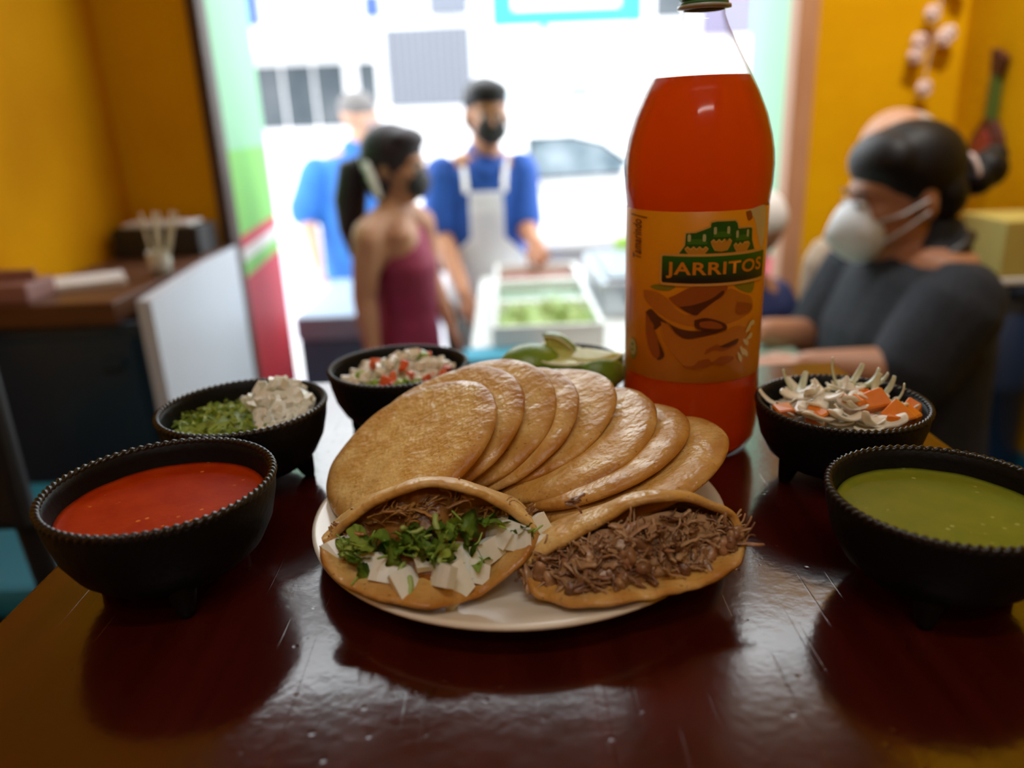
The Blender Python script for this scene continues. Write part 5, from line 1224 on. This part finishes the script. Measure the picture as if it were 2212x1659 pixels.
bm = bmesh.new(); bm_sweep(bm, [T(-0.69, 3.8, 1.115), T(-0.71, 3.8, 1.06), T(-0.72, 3.8, 0.85), T(-0.72, 3.8, 0.55)], [(0.085, 0.08), (0.175, 0.115), (0.18, 0.13), (0.185, 0.13)], 18, side=(1, 0, 0))
for A in (A1, A2): bm_sweep(bm, [A[0], A[0].lerp(A[1], .5), A[0].lerp(A[1], .95)], [0.075, 0.078, 0.084], 12)
fuse('shirt', bm, M_BLUES2, t, 0.01, 4)
bm = bmesh.new(); bm_ball(bm, (0, 0, 0), (0.079, 0.090, 0.074), 4, hm @ Matrix.Translation((0, 0.018, 0.048))); fuse('hair', bm, HAIRG, t, 0.007, 3); mask_part(hm, t, mat('blue_mask', (0.05, 0.22, 0.50), 0.7), (0.060, 0.034, 0.056))
legs_and_shoes(t, [T(-0.81, 3.82, 0.52), T(-0.63, 3.82, 0.52)], 0.0, M_GREYT, M_SHOE, (0.3, -1, 0))

# ---- seated woman at the work table
OX = Vector((0.78, 1.45, 0)); t = thing('person', 'seated woman with a hair bun, white mask and speckled navy tee', 'person', OX); T = lambda *p: Vector(p) - OX
hm = head_m(T(0.733, 1.45, 1.078), radians(-90), radians(10), 0, 1.04)
bm = bmesh.new(); head_volume(bm, hm); bm_sweep(bm, [T(0.745, 1.45, 1.02), T(0.775, 1.45, 0.955), T(0.785, 1.45, 0.90)], [0.058, 0.064, 0.085], 14)
bm_sweep(bm, [T(0.785, 1.45, 0.90), T(0.77, 1.45, 0.70), T(0.79, 1.45, 0.45)], [(0.165, 0.11), (0.165, 0.13), (0.18, 0.15)], 18, side=(0, 1, 0))
A1 = [T(0.745, 1.275, 0.895), T(0.700, 1.262, 0.790), T(0.520, 1.285, 0.805)]; A2 = [T(0.735, 1.625, 0.895), T(0.685, 1.62, 0.75), T(0.53, 1.54, 0.80)]
for A in (A1, A2): bm_sweep(bm, [A[0], A[0].lerp(A[1], .5), A[1], A[1].lerp(A[2], .35), A[2]], [0.062, 0.058, 0.048, 0.045, 0.029], 14); hand(bm, A[2], (-1, 0.15 if A is A1 else -0.15, -0.05), (0, 0.3, -1), .5)
fuse('body', bm, SKIN, t, 0.0060, 4); face_bits(hm, t)
bm = bmesh.new(); bm_sweep(bm, [T(0.795, 1.45, 0.985), T(0.790, 1.45, 0.925), T(0.775, 1.45, 0.82), T(0.768, 1.45, 0.66), T(0.79, 1.45, 0.43)], [(0.085, 0.070), (0.175, 0.118), (0.188, 0.148), (0.19, 0.162), (0.20, 0.165)], 22, side=(0, 1, 0))
for A in (A1, A2): bm_sweep(bm, [A[0] + Vector((0.02, 0, 0.01)), A[0].lerp(A[1], .5), A[0].lerp(A[1], 1.0) + Vector((-0.01, 0, 0))], [0.080, 0.077, 0.074], 16)
bm_sweep(bm, [T(0.82, 1.39, 0.99), T(0.785, 1.365, 0.965), T(0.735, 1.39, 0.925), T(0.715, 1.45, 0.905)], [0.014] * 4, 8)
fuse('tee_shirt', bm, M_TEE, t, 0.0075, 5)
bm = bmesh.new(); bm_sweep(bm, [T(0.845, 1.40, 1.005), T(0.815, 1.366, 0.992), T(0.775, 1.362, 0.968), T(0.735, 1.385, 0.935), T(0.708, 1.42, 0.912)], [0.012] * 5, 8); from_bm('collar', bm, M_BLK, t)
bm = bmesh.new(); bm_ball(bm, (0, 0, 0), (0.084, 0.092, 0.082), 4, hm @ Matrix.Translation((0, 0.020, 0.044))); bm_ball(bm, (0, 0, 0), (0.080, 0.060, 0.054), 3, hm @ Matrix.Translation((0, -0.022, 0.064))); bm_ball(bm, (0, 0, 0), (0.082, 0.048, 0.058), 3, hm @ Matrix.Translation((0, 0.056, -0.006))); bm_ball(bm, (0, 0, 0), (0.080, 0.018, 0.040), 3, hm @ Matrix.Translation((0, -0.002, 0.012)))
fuse('hair', bm, HAIR, t, 0.006, 3)
bm = bmesh.new(); bm_ball(bm, (0, 0, 0), (0.038, 0.036, 0.034), 3, hm @ Matrix.Translation((0, 0.150, 0.012))); bm_ball(bm, (0, 0, 0), (0.030, 0.03, 0.028), 3, hm @ Matrix.Translation((0.012, 0.125, 0.0))); bm_ball(bm, (0, 0, 0), (0.024, 0.022, 0.022), 3, hm @ Matrix.Translation((-0.01, 0.172, 0.03)))
fuse('hair_bun', bm, HAIR, t, 0.005, 3)
bm = bmesh.new(); bm_sweep(bm, [hm @ Vector((0.034 * cos(a), 0.118, 0.012 + 0.034 * sin(a))) for a in [2 * pi * k / 16 for k in range(17)]], [0.005] * 17, 8); from_bm('hair_tie', bm, M_PINK, t)
mask_part(hm, t, WHITEM, (0.058, 0.044, 0.058), (0, -0.078, -0.048), 0.45)
legs_and_shoes(t, [T(0.78, 1.36, 0.44), T(0.78, 1.54, 0.44)], 0.0, M_DKTR, M_SHOE, (-1, 0, 0), [T(0.42, 1.33, 0.47), T(0.42, 1.56, 0.47)])
t = thing('stool', 'dark stool under the seated woman', 'stool', (0.79, 1.45, 0)); t.scale = (0.75, 0.75, 0.92); lathe('seat', [(0, 0.30), (0.15, 0.30), (0.155, 0.315), (0.15, 0.328), (0, 0.33)], M_BLK, t, 32)
for k in range(4): a = pi / 4 + k * pi / 2; sweep('leg', [(0.10 * cos(a), 0.10 * sin(a), 0.302), (0.14 * cos(a), 0.14 * sin(a), 0.012)], [0.012, 0.012], M_BLK, t, 10)

# ---- person mostly hidden behind the seated woman
OX = Vector((0.88, 1.78, 0)); t = thing('person', 'person in beige mostly hidden behind the seated woman', 'person', OX); T = lambda *p: Vector(p) - OX
hm = head_m(T(0.868, 1.775, 1.118), radians(-55), radians(12)); bm = bmesh.new(); head_volume(bm, hm); bm_sweep(bm, [T(0.875, 1.785, 1.06), T(0.885, 1.79, 0.94)], [0.052, 0.06], 12)
bm_sweep(bm, [T(0.885, 1.79, 0.90), T(0.885, 1.79, 0.5)], [(0.16, 0.09), (0.15, 0.10)], 16, side=(0.8, -0.6, 0)); A1 = [T(0.79, 1.86, 0.88), T(0.775, 1.865, 0.70), T(0.765, 1.80, 0.56)]; A2 = [T(0.985, 1.745, 0.88), T(0.975, 1.73, 0.72), T(0.90, 1.70, 0.62)]
for A in (A1, A2): bm_sweep(bm, [A[0], A[1], A[2]], [0.05, 0.04, 0.027], 12); hand(bm, A[2], (-0.6, -0.6, -.3), (0, 0, -1), .5)
fuse('body', bm, SKIN3, t, 0.0085, 4); face_bits(hm, t)
bm = bmesh.new(); bm_sweep(bm, [T(0.885, 1.79, 0.95), T(0.885, 1.79, 0.89), T(0.885, 1.79, 0.45)], [(0.08, 0.07), (0.165, 0.105), (0.165, 0.115)], 18, side=(0.8, -0.6, 0))
for A in (A1, A2): bm_sweep(bm, [A[0], A[0].lerp(A[1], .9)], [0.066, 0.06], 12)
fuse('shirt', bm, M_BEIGE, t, 0.01, 4); bm = bmesh.new(); bm_ball(bm, (0, 0, 0), (0.077, 0.082, 0.06), 3, hm @ Matrix.Translation((0, 0.034, 0.040))); fuse('hair', bm, mat('thin_pale_hair', (0.45, 0.38, 0.34), 0.6), t, 0.007, 3)
legs_and_shoes(t, [T(0.84, 1.84, 0.46), T(0.93, 1.74, 0.46)], 0.0, M_DKTR, M_SHOE, (-0.6, -0.8, 0))

# ---- person mostly hidden behind the bottle
OX = Vector((0.55, 1.86, 0)); t = thing('person', 'person in a navy shirt and white cap half hidden behind the bottle', 'person', OX); T = lambda *p: Vector(p) - OX
hm = head_m(T(0.575, 1.84, 0.952), radians(-150), radians(10), 0, .95); bm = bmesh.new(); head_volume(bm, hm); bm_sweep(bm, [T(0.57, 1.845, 0.90), T(0.56, 1.86, 0.82)], [0.05, 0.056], 12); bm_sweep(bm, [T(0.56, 1.86, 0.79), T(0.55, 1.87, 0.40)], [(0.13, 0.085), (0.13, 0.1)], 16, side=(1, 0.2, 0)); A1 = [T(0.42, 1.84, 0.78), T(0.39, 1.80, 0.62), T(0.41, 1.71, 0.56)]; A2 = [T(0.66, 1.88, 0.78), T(0.675, 1.84, 0.60), T(0.64, 1.76, 0.54)]
for A in (A1, A2): bm_sweep(bm, [A[0], A[1], A[2]], [0.048, 0.038, 0.026], 12); hand(bm, A[2], A[2] - A[1], (0, 0, -1), .5)
fuse('body', bm, SKIN, t, 0.0085, 4); face_bits(hm, t); bm = bmesh.new(); bm_sweep(bm, [T(0.56, 1.86, 0.84), T(0.56, 1.86, 0.785), T(0.55, 1.87, 0.36)], [(0.075, 0.07), (0.145, 0.10), (0.145, 0.12)], 18, side=(1, 0.2, 0))
for A in (A1, A2): bm_sweep(bm, [A[0], A[0].lerp(A[1], .9)], [0.062, 0.058], 12)
fuse('shirt', bm, M_NAVY, t, 0.009, 4); bm = bmesh.new(); bm_ball(bm, (0, 0, 0), (0.082, 0.096, 0.078), 3, hm @ Matrix.Translation((0, 0.014, 0.044))); fuse('cap', bm, M_WHITES, t, 0.007, 3)
legs_and_shoes(t, [T(0.49, 1.87, 0.40), T(0.61, 1.87, 0.40)], 0.0, M_DKTR, M_SHOE, (-0.5, -0.8, 0))
